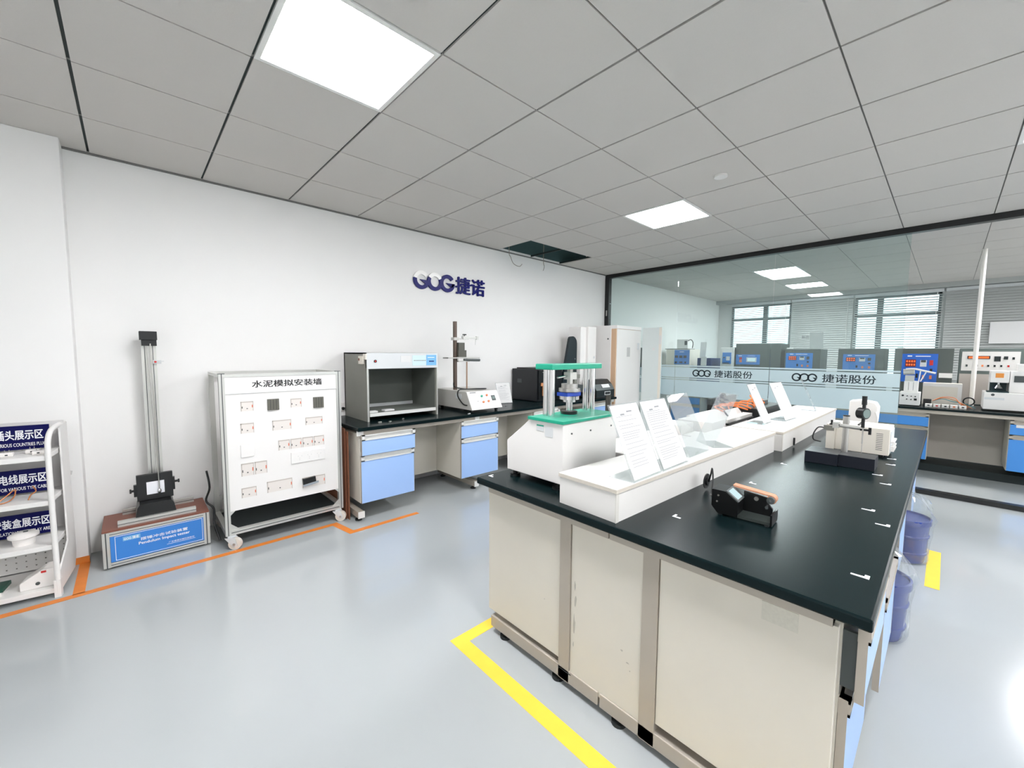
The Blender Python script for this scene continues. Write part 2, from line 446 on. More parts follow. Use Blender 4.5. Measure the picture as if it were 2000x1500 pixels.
# floor tapes
T = .0012
def tape(poly, m, lab):
    return solo(MB().prism(poly, 'z', 0.0002, T), 'floor_tape', m, lab, 'tape')
tape([(-.9, -.632), (1.32, -.612), (1.362, -.852), (1.92, -.855), (1.92, -.900), (1.318, -.900), (1.272, -.658), (-.9, -.680)], ORANGE,
     'thin orange tape line along the wall with a step by the blue cabinet')
tape([(-.165, -.162), (-.115, -.162), (-.115, -.634), (-.165, -.634)], ORANGE, 'short wide orange tape stub on the floor below the pillar corner')
solo(MB().box(-.30, -.117, -.1625, -.160, 0.001, .045), 'skirting_tape', ORANGE, 'orange tape band around the foot of the white pillar', 'tape')
tape([(1.62, -2.398), (1.62, -2.462), (1.285, -2.462), (1.275, -4.8), (1.207, -4.8), (1.215, -2.398)], YELLOW,
     'wide yellow tape line on the floor around the black-topped island bench')
tape([(3.62, -3.955), (4.3, -3.955), (4.3, -4.02), (3.62, -4.02)], YELLOW, 'short yellow tape strip on the floor by the wrapped blue bottles')
# wall marks
solo(MB().quad([(-.26, -.1605, .62), (-.17, -.1605, .60), (-.165, -.1605, .625), (-.2, -.1605, .64)]), 'scuff_mark', mat('scuff', (214, 212, 210), .8),
     'faint grey scuff on the white pillar above the shelf side', 'scuff')

# ================================================================== WALL LOGO
lg = thing('wall_logo', 'dark blue and white company logo letters fixed high on the white wall', 'sign', (2.88, 0, 2.09))
zc = 2.189
b1 = MB(); w1 = MB(); ro, ri = .098, .058
c = (2.490, 2.660, 2.825)
yA, yB = -.022, -.002
ring2(b1, c[0], zc, ro, ri, 168, 360, 'y', yA, yB); ring2(w1, c[0], zc, ro, ri, 38, 168, 'y', yA, yB)
ring2(b1, c[1], zc, ro, ri, 150, 388, 'y', yA-.0005, yB); ring2(w1, c[1], zc, ro, ri, 28, 150, 'y', yA-.0005, yB)
ring2(b1, c[2], zc, ro, ri, 35, 360, 'y', yA-.001, yB)
for cc in (c[0], c[2]):
    b1.prism([(cc-.02, zc+.004), (cc+.098, zc+.002), (cc+.06, zc-.045)], 'y', yA-.001, yB)
b1.build('logo_mark', NAVY, lg); w1.build('logo_upper_arcs', LOGOW, lg, label='white upper arcs of the logo')  # upper arcs of the first two rings set in white
text('捷诺', (2.945, -.003, 2.092), (1, 0, 0), (0, 0, 1), .425, .192, NAVY, lg, bold=.022, depth=.016)

# ================================================================== BENCHES
def drawer_unit(t, axis, u0, u1, f, depth, blue, slide=0.0, bar=ALUW, ztop=.727, zmid=.552, zbot=.155, dslide=0.0):
    """hanging cabinet below a bench; axis 'y-': front faces -Y at y=f, 'y+' faces +Y, 'x-' faces -X at x=f"""
    def bx(mb, a0, a1, d0, d1, z0, z1, bev=0):
        if axis == 'y-': mb.box(a0, a1, f+d0, f+d1, z0, z1, bev)
        elif axis == 'y+': mb.box(a0, a1, f-d0, f-d1, z0, z1, bev)
        else: mb.box(f+d0, f+d1, a0, a1, z0, z1, bev)
    c = MB(); bx(c, u0, u1, .02, depth, zbot, ztop+.005); c.build('body', CREAM, t)
    d = MB(); bx(d, u0+.004, u1-.004, -slide, -slide+.018, zmid+.006, ztop-.045, .0015); dr = d.build('drawer', blue, t)
    h = MB(); bx(h, u0+.004, u1-.004, -slide-.006, -slide+.018, ztop-.045, ztop-.036); bx(h, u0+.004, u1-.004, -slide-.006, -slide+.018, ztop-.008, ztop)
    bx(h, u0+.004, u0+.03, -slide-.006, -slide+.018, ztop-.045, ztop); bx(h, u1-.03, u1-.004, -slide-.006, -slide+.018, ztop-.045, ztop)
    bx(h, u0+.004, u1-.004, -slide+.012, -slide+.02, ztop-.045, ztop); h.build('handle', bar, dr)
    e_ = MB(); bx(e_, u0+.0025, u0+.0045, -slide-.001, -slide+.019, zmid+.006, ztop); bx(e_, u1-.0045, u1-.0025, -slide-.001, -slide+.019, zmid+.006, ztop); e_.build('edge_strip', ALU, dr)
    if slide > .01:
        e = MB(); bx(e, u0+.01, u0+.022, -slide+.018, .05, zmid+.03, ztop-.03); bx(e, u1-.022, u1-.01, -slide+.018, .05, zmid+.03, ztop-.03); e.build('drawer_side', DGREY, dr)
    d = MB(); bx(d, u0+.004, u1-.004, -dslide, -dslide+.018, zbot, zmid-.045, .0015); do = d.build('door', blue, t)
    h = MB(); bx(h, u0+.004, u1-.004, -dslide-.006, -dslide+.018, zmid-.045, zmid-.036); bx(h, u0+.004, u1-.004, -dslide-.006, -dslide+.018, zmid-.008, zmid)
    bx(h, u0+.004, u0+.03, -dslide-.006, -dslide+.018, zmid-.045, zmid); bx(h, u1-.03, u1-.004, -dslide-.006, -dslide+.018, zmid-.045, zmid)
    bx(h, u0+.004, u1-.004, -dslide+.012, -dslide+.02, zmid-.045, zmid); h.build('handle', bar, do)
    e_ = MB(); bx(e_, u0+.0025, u0+.0045, -dslide-.001, -dslide+.019, zbot, zmid); bx(e_, u1-.0045, u1-.0025, -dslide-.001, -dslide+.019, zbot, zmid); e_.build('edge_strip', ALU, do)

# wall bench
wb = thing('wall_bench', 'long black-topped laboratory bench along the white wall', 'bench', (3.3, -.38, 0))
MB().box(1.45, 5.19, -.77, -.01, .76, .79, bev=.004).build('worktop', BLACKTOP, wb)
MB().box(1.47, 5.17, -.745, -.70, .725, .76).box(1.47, 5.17, -.06, -.02, .70, .76).build('apron', ALU, wb)
MB().box(1.475, 5.17, -.30, -.285, .145, .76).build('back_panel', CREAM, wb)
for x in (1.475, 2.68, 3.9, 5.12):
    MB().box(x-.025, x+.025, -.74, -.05, .035, .085).box(x-.025, x+.025, -.28, -.22, .085, .76).build('leg', ALU, wb)
    for y in (-.68, -.12): MB().cyl((x, y, 0), (x, y, .012), .028, 16).cyl((x, y, .012), (x, y, .035), .012, 12).build('foot', RUBBER, wb)
    MB().box(x-.027, x+.027, -.750, -.742, .722, .763).box(x-.027, x+.027, -.744, -.737, .033, .087).build('end_cap', ALUW, wb)
wnames = ['left', 'mid', 'third', 'last']
wl = ['pale blue wall bench cabinet with its drawer slightly open, beside the white cart',
      'pale blue wall bench cabinet under the clamp tester',
      'pale blue wall bench cabinet behind the white press', 'pale blue wall bench cabinet below the black control box']
for k, (a, b, sl) in enumerate(((1.475, 1.965, .022), (2.48, 2.965, 0), (3.50, 3.97, 0), (4.60, 5.09, 0))):
    cb = thing('hanging_cabinet', wl[k], 'cabinet', ((a+b)/2, -.5, .155), group='cabinets under the wall bench')
    drawer_unit(cb, 'y-', a, b, -.748, .45, BLUE, slide=sl)

# island bench
isl = thing('island_bench', 'large black-topped island bench with cream end panels in the foreground', 'bench', (3.1, -3.15, 0))
IX0, IX1, IY0, IY1 = 1.362, 4.90, -3.893, -2.418
MB().box(IX0, IX1, IY0, IY1, .758, .79, bev=.006).build('worktop', BLACKTOP, isl)
MB().box(1.405, 4.87, -3.815, -3.775, .718, .758).box(1.405, 4.87, -2.50, -2.46, .718, .758).box(1.402, 1.445, -3.155, -2.47, .718, .758)\
    .box(1.402, 1.445, -3.815, -3.160, .718, .758).build('apron', ALU, isl)
for y0, y1, z0, nm in ((-2.916, -2.452, .110, 'end_panel'), (-3.290, -2.975, .062, 'end_panel'), (-3.826, -3.352, .118, 'end_panel')):
    MB().box(1.416, 1.436, y0, y1, z0, .716, bev=.0015).build(nm, CREAM, isl)
MB().box(1.4155, 1.42, -3.3525, -2.4505, .714, .7185).box(1.4155, 1.43, -3.2925, -3.2895, .06, .716).build('panel_gap', DARKR, isl)
for y0, y1, ya, yb in ((-2.973, -2.918, -3.118, -2.475), (-3.350, -3.292, -3.80, -3.126)):
    MB().box(1.410, 1.445, y0, y1, .03, .718).box(1.41, 1.46, ya, yb, .030, .085, bev=.003).build('leg_frame', ALU, isl)
for y in (-2.56, -2.90, -3.2, -3.72):
    MB().cyl((1.435, y, 0), (1.435, y, .014), .028, 16).cyl((1.435, y, .014), (1.435, y, .032), .012, 12).build('foot', RUBBER, isl)
for x in (2.6, 3.75, 4.85):
    MB().box(x-.022, x+.022, -3.80, -2.5, .03, .085).box(x-.022, x+.022, -3.35, -3.29, .085, .758).box(x-.022, x+.022, -2.975, -2.918, .085, .758).build('leg_frame', ALU, isl)
MB().box(1.44, 4.86, -3.17, -3.10, .12, .755).build('back_panel', CREAM, isl)
MB().box(1.4145, 1.4155, -3.742, -3.655, .655, .709).build('label_sticker', mat('aged_label', (205, 202, 190), .7, noise=.1, nscale=120), isl, label='faded white paper label')
sm = mat('panel_stain', (178, 174, 164), .6)
st = MB()
for (y, z, w_, h_) in ((-2.995, .46, .010, .05), (-2.999, .40, .012, .06), (-2.994, .29, .012, .10), (-2.992, .21, .006, .03), (-3.215, .31, .012, .008), (-3.24, .275, .014, .006), (-3.25, .25, .006, .006), (-2.83, .33, .004, .006)):
    pts = []
    for q in range(9):
        a = q/9*2*math.pi; rr = random.uniform(.6, 1.1)
        pts.append((y+math.cos(a)*w_*.5*rr, z+math.sin(a)*h_*.5*rr))
    st.prism(pts, 'x', 1.4150, 1.4158)
st.build('stain', sm, isl)
MB().box(1.4095, 1.4102, -2.985, -2.92, .072, .076).build('scratch', DARKR, isl)
sides = [('island bench cabinet at the near right corner with its drawer pulled open', 1.465, 1.95, 'y-', .03, 0),
         ('island bench cabinet next to the nearest wrapped blue bottle', 2.13, 2.62, 'y-', 0, .02),
         ('island bench cabinet between the two wrapped blue bottles', 3.20, 3.68, 'y-', 0, 0),
         ('island bench cabinet at the far right end', 4.36, 4.85, 'y-', 0, 0),
         ('island bench cabinet at the near left corner, seen edge-on', 1.465, 1.95, 'y+', 0, 0),
         ('island bench cabinet hidden on the left side towards the wall', 2.5, 2.98, 'y+', 0, 0)]
for lab, a, b, ax, sl, ds in sides:
    cb = thing('hanging_cabinet', lab, 'cabinet', ((a+b)/2, -3.6 if ax == 'y-' else -2.7, .155), group='cabinets under the island bench')
    drawer_unit(cb, ax, a, b, -3.848 if ax == 'y-' else -2.452, .45, BLUE, slide=sl, bar=ALU, zbot=.14, ztop=.715, zmid=.50 if ax == 'y-' else .40, dslide=ds)

# corner marks of white tape on the island top
marks = [((1.622, -3.305), 0, 'below the near end of the white riser'), ((2.285, -3.366), 0, 'beside the riser beyond the belt sander'),
         ((2.80, -3.371), 0, 'just before the dark dial stand'), ((1.598, -3.850), 1, 'at the near right corner of the island'),
         ((2.104, -3.855), 1, 'second from the near right corner along the edge'), ((2.256, -3.800), 1, 'inside the edge, left of the second edge mark'),
         ((2.748, -3.812), 1, 'on the right edge near the dial stand base'), ((2.919, -3.768), 1, 'touching the corner of the dial stand base'),
         ((3.237, -3.795), 1, 'on the right edge in front of the beige power supply'), ((3.412, -3.787), 1, 'at the foot of the beige power supply'),
         ((1.432, -2.45), 0, 'at the far left corner of the island beside the press')]
for (x, y), side, lab in marks:
    if side: pl = [(x-.012, y-.012), (x+.012, y-.012), (x+.012, y-.001), (x-.001, y-.001), (x-.003, y+.028), (x-.010, y+.028)]
    else: pl = [(x-.014, y+.008), (x+.014, y+.008), (x+.014, y+.0), (x-.005, y+.0), (x-.005, y-.022), (x-.014, y-.022)]
    solo(MB().prism(pl, 'z', .7902, .7912), 'tape_mark', TXTW, 'small white L-shaped tape mark '+lab, 'tape mark', 'white L-shaped marks on the island top')

# ================================================================== RISERS AND ACRYLIC SIGNS
def riser(x0, x1, y0, y1, zb, zt, lab):
    t = thing('riser_box', lab, 'riser', ((x0+x1)/2, (y0+y1)/2, zb))
    MB().box(x0+.004, x1-.004, y0+.004, y1-.004, zb, zt-.018).build('body', WLAM, t)
    MB().box(x0+.002, x0+.020, y0+.0025, y0+.006, zb, zt-.019).build('corner_edge', mat('edge_shade', (214, 211, 204), .5), t)
    MB().box(x0, x1, y0, y1, zt-.016, zt, bev=.001).build('lid', WLAM, t)
    MB().box(x0-.0008, x1, y0-.0008, y0, zt-.0155, zt-.001).box(x0-.0008, x0, y0, y1, zt-.0155, zt-.001).build('edge_band', EDGE, t)
    return t
ris1 = riser(1.395, 3.10, -3.225, -2.945, .79, .915, 'long white riser box running along the middle of the island, nearer one')
ris1.rotation_euler = (0, 0, math.radians(-2.2))
ris2 = riser(3.13, 4.86, -3.295, -2.985, .79, .915, 'farther white riser box on the island, behind the first')
ris2.rotation_euler = (0, 0, math.radians(-.3))

def sheet(name, lab, BL, width, ang, lean, L, m, rz=0.0, paper=True, foot=True, grp='acrylic sign holders on the risers'):
    """leaning sign holder; bottom-left corner BL, bottom edge along +X rotated rz, leaning back by lean"""
    t = thing(name, lab, 'sign holder', BL, rz, grp)
    r = V((math.cos(rz), math.sin(rz), 0)); back = V((-math.sin(rz), math.cos(rz), 0)); up = (back*math.sin(lean)+V((0, 0, 1))*math.cos(lean)); n = r.cross(up)
    B = V(BL)+V((0, 0, .0035))
    def slab(mb, u0, u1, v0, v1, d0, d1):
        P = [B+r*u+up*v+n*d for u in (u0, u1) for v in (v0, v1) for d in (d0, d1)]
        vs = [mb.bm.verts.new(p) for p in P]
        for q in ((0, 1, 3, 2), (4, 6, 7, 5), (0, 4, 5, 1), (2, 3, 7, 6), (0, 2, 6, 4), (1, 5, 7, 3)): mb.bm.faces.new([vs[k] for k in q])
        return mb
    a = slab(MB(), 0, width, 0, L, -.0015, .0015)
    a.build('acrylic_sheet', ACRYL if m is None else m, t)
    if foot:
        f = MB(); P = [B+r*u+back*v+V((0, 0, z)) for u in (0, width) for v in (0, .11) for z in (-.003, 0)]
        vs = [f.bm.verts.new(p) for p in P]
        for q in ((0, 1, 3, 2), (4, 6, 7, 5), (0, 4, 5, 1), (2, 3, 7, 6), (0, 2, 6, 4), (1, 5, 7, 3)): f.bm.faces.new([vs[k] for k in q])
        f.build('base_plate', ACRYL, t)
    if paper:
        pp = slab(MB(), .006, width-.006, .006, L-.006, .0018, .0024).build('paper', WPAPER, t)
        ink = MB(); v = L-.055
        slab(ink, .06, .09, L-.05, L-.043, .0025, .0028)
        slab(ink, .11, .15, L-.04, L-.034, .0025, .0028)
        while v > .04:
            x0 = .028; x1 = width-random.uniform(.03, .09)
            slab(ink, x0, x1, v, v+.0016, .0025, .0028); v -= random.choice((.009, .009, .012, .018))
        ink.build('printed_text', INKG, pp)
    return t
LN = math.radians(24)
sheet('sign_holder', 'acrylic holder with printed white sheet, nearest on the white riser', (1.500, -3.196, .915), .215, 0, LN, .307, None)
sheet('sign_holder', 'acrylic holder with printed white sheet, second on the riser', (1.728, -3.198, .915), .235, 0, LN, .307, None)
sheet('sign_holder', 'clear empty acrylic holder standing behind the two printed sheets', (2.04, -3.172, .915), .222, 0, LN, .307, MILKY, paper=False)
sheet('sign_holder', 'clear empty acrylic holder leaning the opposite way in mid riser', (2.44, -3.035, .915), .17, 0, math.radians(24), .30, MILKY, rz=math.radians(230.5), paper=False)
sheet('sign_holder', 'narrow acrylic sign holder before the riser joint, seen at a slant', (3.325, -3.127, .915), .181, 0, LN, .30, None)
sheet('sign_holder', 'wide white acrylic sign holder just past the riser joint', (3.616, -3.186, .915), .25, 0, LN, .30, None, rz=math.radians(-4))
sheet('sign_holder', 'farthest acrylic sign holder, seen nearly edge-on at the riser end', (4.461, -3.211, .915), .05, 0, LN, .30, None, paper=False)

# white boxes and leaflets beyond the riser
def cbox(name, lab, cat, x0, x1, y0, y1, z0, z1, m, rz=0, grp=None, bev=.002):
    return solo(MB().box(x0, x1, y0, y1, z0, z1, bev, rot=rotz(rz)), name, m, lab, cat, grp)
pf = thing('low_platform', 'low white platform with grey metal edge behind the press', 'platform', (2.35, -2.74, .79))
MB().box(2.03, 2.75, -2.87, -2.58, .855, .872).build('top', WLAM, pf)
MB().box(2.02, 2.76, -2.885, -2.87, .845, .873).box(2.02, 2.03, -2.87, -2.58, .845, .873).build('edge_rail', STEEL, pf)
for x in (2.04, 2.74):
    for y in (-2.86, -2.60): MB().box(x-.01, x+.01, y-.01, y+.01, .79, .855).build('leg', DGREY, pf)
solo(MB().tube([(2.00, -2.86, .83), (2.06, -2.90, .826), (2.12, -2.91, .81), (2.15, -2.93, .796)], .005), 'cable', BLACK, 'short black cable under the low white platform', 'cable')
cbox('carton', 'open white carton lying on the riser rear edge behind the second printed sheet', 'box', 2.79, 2.98, -2.79, -2.60, .79, .93, WLAM, 0)
cbox('carton', 'small white carton stacked behind the clear acrylic holders', 'box', 3.02, 3.27, -2.90, -2.66, .79, .935, WLAM, 0)
cbox('carton', 'flat white carton in front of the orange cables', 'box', 2.79, 2.98, -2.91, -2.80, .79, .87, WLAM, 0)
pad = thing('tilted_panel', 'white tilted panel with black edges before the orange cables', 'panel', (3.62, -2.86, .90))
MB().box(3.50, 3.80, -2.90, -2.78, .915, .922, rot=rotx(.9)).build('face', WLAM, pad)
MB().box(3.495, 3.503, -2.90, -2.78, .913, .924, rot=rotx(.9), piv=(3.65, -2.84, .9185)).box(3.797, 3.805, -2.90, -2.78, .913, .924, rot=rotx(.9), piv=(3.65, -2.84, .9185)).build('edge', BLACK, pad)
tr = thing('cable_tray', 'white open tray of papers with black underside beyond the riser', 'tray', (3.7, -2.72, .79))
MB().box(3.3, 3.85, -2.90, -2.60, .90, .925).build('tray', WLAM, tr); MB().box(3.3, 3.85, -2.91, -2.59, .885, .90).build('rim', BLACK, tr)
MB().box(3.35, 3.8, -2.88, -2.62, .79, .885).build('body', WLAM, tr)
ob = thing('equipment_case', 'black open equipment case with orange cables beyond the white riser', 'case', (4.25, -2.72, .79))
MB().box(3.95, 4.6, -2.93, -2.5, .79, .95, bev=.004).build('body', mat('case_black', (30, 34, 34), .5), ob)
MB().box(3.95, 4.6, -2.53, -2.5, .95, 1.0).box(4.3, 4.42, -2.86, -2.76, .95, .99).build('fitting', DGREY, ob)
MB().cyl((3.99, -2.62, .95), (3.99, -2.62, 1.02), .022, 16).ball((3.99, -2.62, 1.035), .026).build('knob', BLACK, ob, smooth=True)
for k in range(7):
    a = k*.9
    pts = [(3.55+.12*k+.05*math.cos(a), -2.80+.05*math.sin(a), .935), (3.62+.12*k, -2.74+.06*math.sin(a+1), .975+.008*k), (3.72+.12*k, -2.84+.05*math.cos(a), .985), (3.80+.1*k, -2.88+.02*k*.3, .955)]
    solo(MB().tube(pts, .006), 'cable', CABLO, 'orange test cable, %s of the loops from the white tray to the black case' % ['nearest', 'second', 'third', 'middle', 'fifth', 'sixth', 'farthest'][k], 'cable', 'orange cables beyond the riser')

# ================================================================== PRESS (green and white)
pr = thing('bench_press', 'white bench press with green plates and chrome columns on the island', 'press', (1.71, -2.68, .79))
body = MB().prism([(-2.848, .822), (-2.49, .822), (-2.487, .968), (-2.645, 1.092), (-2.848, 1.092)], 'x', 1.502, 1.922).build('body', WHITE, pr, bevel=.003)
MB().box(1.492, 1.93, -2.855, -2.64, 1.092, 1.106, bev=.002).build('base_plate', GREEN, pr)
cols = [(1.56, -2.695), (1.56, -2.735), (1.86, -2.695), (1.86, -2.735)]
for x, y in ((1.568, -2.687), (1.560, -2.728), (1.860, -2.697), (1.860, -2.738)):
    MB().cyl((x, y, 1.106), (x, y, 1.328), .0145, 20).build('column', CHROME, pr, smooth=True)
MB().box(1.520, 1.905, -2.765, -2.66, 1.326, 1.352, bev=.004).build('crosshead', GREEN, pr)
cx, cy = 1.706, -2.715
MB().lathe([(0, 1.106), (.040, 1.106), (.040, 1.120), (0, 1.120)], (cx, cy, 0)).build('seat_ring', BLACK, pr, smooth=True)
MB().lathe([(0, 1.12), (.016, 1.12), (.016, 1.165), (.030, 1.165), (.030, 1.178), (.048, 1.178), (.048, 1.195), (0, 1.195)], (cx, cy, 0)).build('lower_anvil', CHROME, pr, smooth=True)
MB().box(cx-.058, cx+.045, cy-.035, cy+.03, 1.196, 1.213).build('die_block', ROYAL, pr)
MB().lathe([(0, 1.216), (.052, 1.216), (.052, 1.232), (.040, 1.232), (.040, 1.254), (0, 1.254)], (cx, cy, 0)).build('upper_anvil', STEEL, pr, smooth=True)
MB().box(cx-.02, cx+.03, cy-.02, cy+.02, 1.275, 1.31).box(cx-.008, cx+.012, cy-.01, cy+.01, 1.25, 1.328).build('load_cell', ALUP, pr)
MB().cyl((cx-.09, cy, 1.286), (cx-.02, cy, 1.292), .005, 10).build('handle', CHROME, pr)
MB().box(1.5005, 1.5018, -2.735, -2.690, 1.045, 1.075).box(1.5005, 1.5018, -2.790, -2.742, 1.025, 1.070).build('rating_label', LGREY, pr)
MB().box(1.4998, 1.5005, -2.735, -2.692, 1.068, 1.074).build('logo_strip', GREEN, pr)
sc = MB()
for x, z in ((1.56, 1.045), (1.70, 1.043), (1.87, 1.046), (1.53, .85)): sc.cyl((x, -2.849, z), (x, -2.8515, z), .004, 10)
sc.build('screw', DGREY, pr)
for x, y in ((1.53, -2.52), (1.53, -2.80), (1.89, -2.52), (1.89, -2.80)):
    MB().cyl((x, y, .79), (x, y, .803), .026, 18).cyl((x, y, .803), (x, y, .824), .013, 12).build('foot', BLACK, pr, smooth=True)

# ================================================================== BELT SANDER
sd = thing('belt_sander', 'small black belt sander with a tilted screen on the island top', 'sander', (1.79, -3.45, .79))
A = V((1.755, -3.382, 0)); dirs = V((.05, -.9987, 0)).normalized(); nrm = V((.9987, .05, 0)).normalized()   # length axis, away axis
def sp(u, v, z): return A+dirs*u+nrm*v+V((0, 0, z))
def sbox(mb, u0, u1, v0, v1, z0, z1):
    P = [sp(u, v, z) for u in (u0, u1) for v in (v0, v1) for z in (z0, z1)]; vs = [mb.bm.verts.new(p) for p in P]
    for q in ((0, 1, 3, 2), (4, 6, 7, 5), (0, 4, 5, 1), (2, 3, 7, 6), (0, 2, 6, 4), (1, 5, 7, 3)): mb.bm.faces.new([vs[k] for k in q])
    return mb
def sprism(mb, poly, v0, v1):
    Aa = [mb.bm.verts.new(sp(u, v0, z)) for u, z in poly]; Bb = [mb.bm.verts.new(sp(u, v1, z)) for u, z in poly]
    mb.bm.faces.new(Aa); mb.bm.faces.new(Bb[::-1])
    for k in range(len(poly)): mb.bm.faces.new((Aa[k], Bb[k], Bb[(k+1) % len(poly)], Aa[(k+1) % len(poly)]))
    return mb
sprism(MB(), [(0, .822), (.022, .797), (.092, .797), (.092, .853), (.048, .886), (0, .886)], 0, .085).build('housing', BLACKM, sd)
def slant(u, v, d=0):   # point on the slanted screen face
    return sp(.048+.044*u, v, .886-.033*u)+(dirs*.6+V((0, 0, .8)))*d
def sq(mb, u0, u1, v0, v1, d0, d1):
    P = [slant(u, v, d) for u in (u0, u1) for v in (v0, v1) for d in (d0, d1)]; vs = [mb.bm.verts.new(p) for p in P]
    for q in ((0, 1, 3, 2), (4, 6, 7, 5), (0, 4, 5, 1), (2, 3, 7, 6), (0, 2, 6, 4), (1, 5, 7, 3)): mb.bm.faces.new([vs[k] for k in q])
    return mb
scr = sq(MB(), .0, 1.0, .0, .085, .0, .005).build('screen_bezel', DGREY, sd)
sq(MB(), .10, .86, .012, .062, .005, .0065).build('screen', LCD, scr)
sprism(MB(), [(.092, .797), (.188, .797), (.188, .835), (.175, .848), (.170, .872), (.092, .880)], .074, .084).build('side_plate', BLACKM, sd)
sbox(MB(), .080, .200, .004, .074, .795, .806).build('work_platform', mat('worn_black', (52, 58, 56), .35), sd)
sbox(MB(), .196, .202, .0, .09, .795, .835).build('end_stop', BLACKM, sd)
bm_ = MB()
sprism(bm_, [(.050, .886), (.180, .876), (.180, .881), (.050, .893)], .086, .118)
bm_.cyl(sp(.180, .086, .865), sp(.180, .118, .865), .0160, 22)
bm_.build('belt', BELT, sd)
MB().cyl(sp(.180, .072, .865), sp(.180, .0855, .865), .0130, 20).build('roller', DGREY, sd, smooth=True)
MB().cyl(sp(.180, .068, .865), sp(.180, .0725, .865), .005, 12).build('roller_bolt', CHROME, sd)
MB().cyl(sp(.135, .068, .862), sp(.135, .074, .862), .0075, 14).build('side_knob', STEEL, sd)
MB().cyl(sp(.170, .066, .838), sp(.170, .074, .838), .006, 10).build('side_bolt', CHROME, sd)
for u, v in ((.03, .01), (.03, .075), (.185, .01), (.185, .068)): MB().cyl(sp(u, v, .79), sp(u, v, .797), .008, 10).build('foot', RUBBER, sd)
for u, z in ((.024, .866), (.020, .842)): MB().cyl(sp(u, -.003, z), sp(u, .0, z), .0035, 8).build('screw', STEEL, sd)
gk = solo(MB().cyl((2.02, -3.262, .83), (2.02, -3.258, .83), .034, 24).cyl((2.02, -3.268, .83), (2.02, -3.262, .83), .018, 18), 'cable_grommet', BLACK, 'round black cable grommet on the riser side behind the sander', 'grommet')
solo(MB().tube([(2.02, -3.27, .83), (2.0, -3.285, .875), (1.97, -3.30, .905), (1.93, -3.32, .87), (1.88, -3.335, .83), (1.83, -3.35, .835), (1.79, -3.375, .845)], .0035), 'power_cable', BLACK,
     'thin black cable arching from the riser to the belt sander', 'cable')
cbox('cable_clip', 'small black cable clip on the farther riser side', 'clip', 3.35, 3.362, -3.308, -3.297, .80, .85, BLACK)

# ================================================================== DIAL STAND + POWER SUPPLY + WHITE JAR
ds = thing('dial_stand', 'comparator stand with black dial gauge on a dark granite base', 'gauge stand', (3.05, -3.58, .79))
MB().box(2.975, 3.125, -3.742, -3.59, .79, .855, bev=.002).box(2.955, 3.125, -3.59, -3.44, .79, .855, bev=.002).build('base', mat('dark_granite', (22, 26, 36), .3), ds)
MB().cyl((3.085, -3.60, .855), (3.085, -3.60, 1.058), .015, 22).build('column', STEEL, ds, smooth=True)
MB().cyl((3.085, -3.60, 1.058), (3.085, -3.60, 1.064), .0155, 22).build('column_cap', BLACK, ds)
MB().cyl((3.07, -3.555, 1.006), (3.07, -3.665, 1.0), .011, 18).box(3.045, 3.11, -3.572, -3.545, .99, 1.02).build('clamp', ALUP, ds, smooth=True)
MB().box(3.055, 3.065, -3.575, -3.53, 1.004, 1.012).box(3.055, 3.065, -3.545, -3.535, 1.012, 1.032).build('clamp_lever', BLACK, ds)
MB().box(3.05, 3.065, -3.705, -3.665, .990, 1.0).box(3.05, 3.065, -3.712, -3.700, .972, 1.01).build('gauge_lever', BLACK, ds)
MB().cyl((3.03, -3.678, 1.01), (3.03, -3.678, 1.165), .008, 12).cyl((3.03, -3.678, 1.135), (3.03, -3.678, 1.182), .0115, 14).build('gauge_stem', BLACK, ds, smooth=True)
MB().cyl((3.040, -3.660, 1.088), (3.022, -3.690, 1.088), .030, 28).build('dial_housing', BLACK, ds, smooth=True)
MB().cyl((3.022, -3.690, 1.088), (3.0206, -3.6924, 1.088), .024, 26).build('dial_face', LCDG, ds, smooth=True)
MB().cyl((3.045, -3.678, .92), (3.045, -3.678, 1.01), .0035, 8).cyl((3.045, -3.678, .855), (3.045, -3.678, .92), .0015, 8).build('probe', STEEL, ds)

ps = thing('power_supply', 'beige vented power supply box with socket row on the island', 'power supply', (3.5, -3.62, .79))
MB().box(3.40, 3.66, -3.765, -3.51, .806, .965, bev=.003).build('case', BEIGE, ps)
MB().box(3.385, 3.62, -3.51, -3.465, .806, .965, bev=.003).build('side_case', BEIGE, ps)
MB().box(3.378, 3.3805, -3.505, -3.452, .925, .955).build('rating_plate', GREYD, ps)
MB().box(3.42, 3.64, -3.74, -3.53, .79, .806).build('underside', BLACK, ps)
vt = MB()
for k in range(10): vt.box(3.3985, 3.4002, -3.735, -3.705, .835+k*.0108, .8378+k*.0108)
vt.build('vent', DGREY, ps)
sk = MB()
for k, x in enumerate((3.43, 3.48, 3.53, 3.58)):
    for z in (.83, .85, .88): sk.box(x, x+.02, -3.785, -3.765, z, z+.01)
sk.build('socket', WHITE, ps)
MB().box(3.42, 3.64, -3.769, -3.764, .82, .95).build('front_panel', LGREY, ps)
MB().box(3.42, 3.55, -3.56, -3.55, .965, .972).box(3.45, 3.6, -3.62, -3.61, .965, .972).build('handle_strap', BLACK, ps)
solo(MB().tube([(3.40, -3.47, .93), (3.36, -3.43, .94), (3.33, -3.41, .90), (3.34, -3.41, .86), (3.38, -3.44, .845)], .004), 'power_cable', BLACK, 'thin black loop of cable beside the beige power supply', 'cable')
jr = thing('plastic_canister', 'white plastic canister standing behind the dial gauge stand', 'canister', (3.86, -3.59, .79))
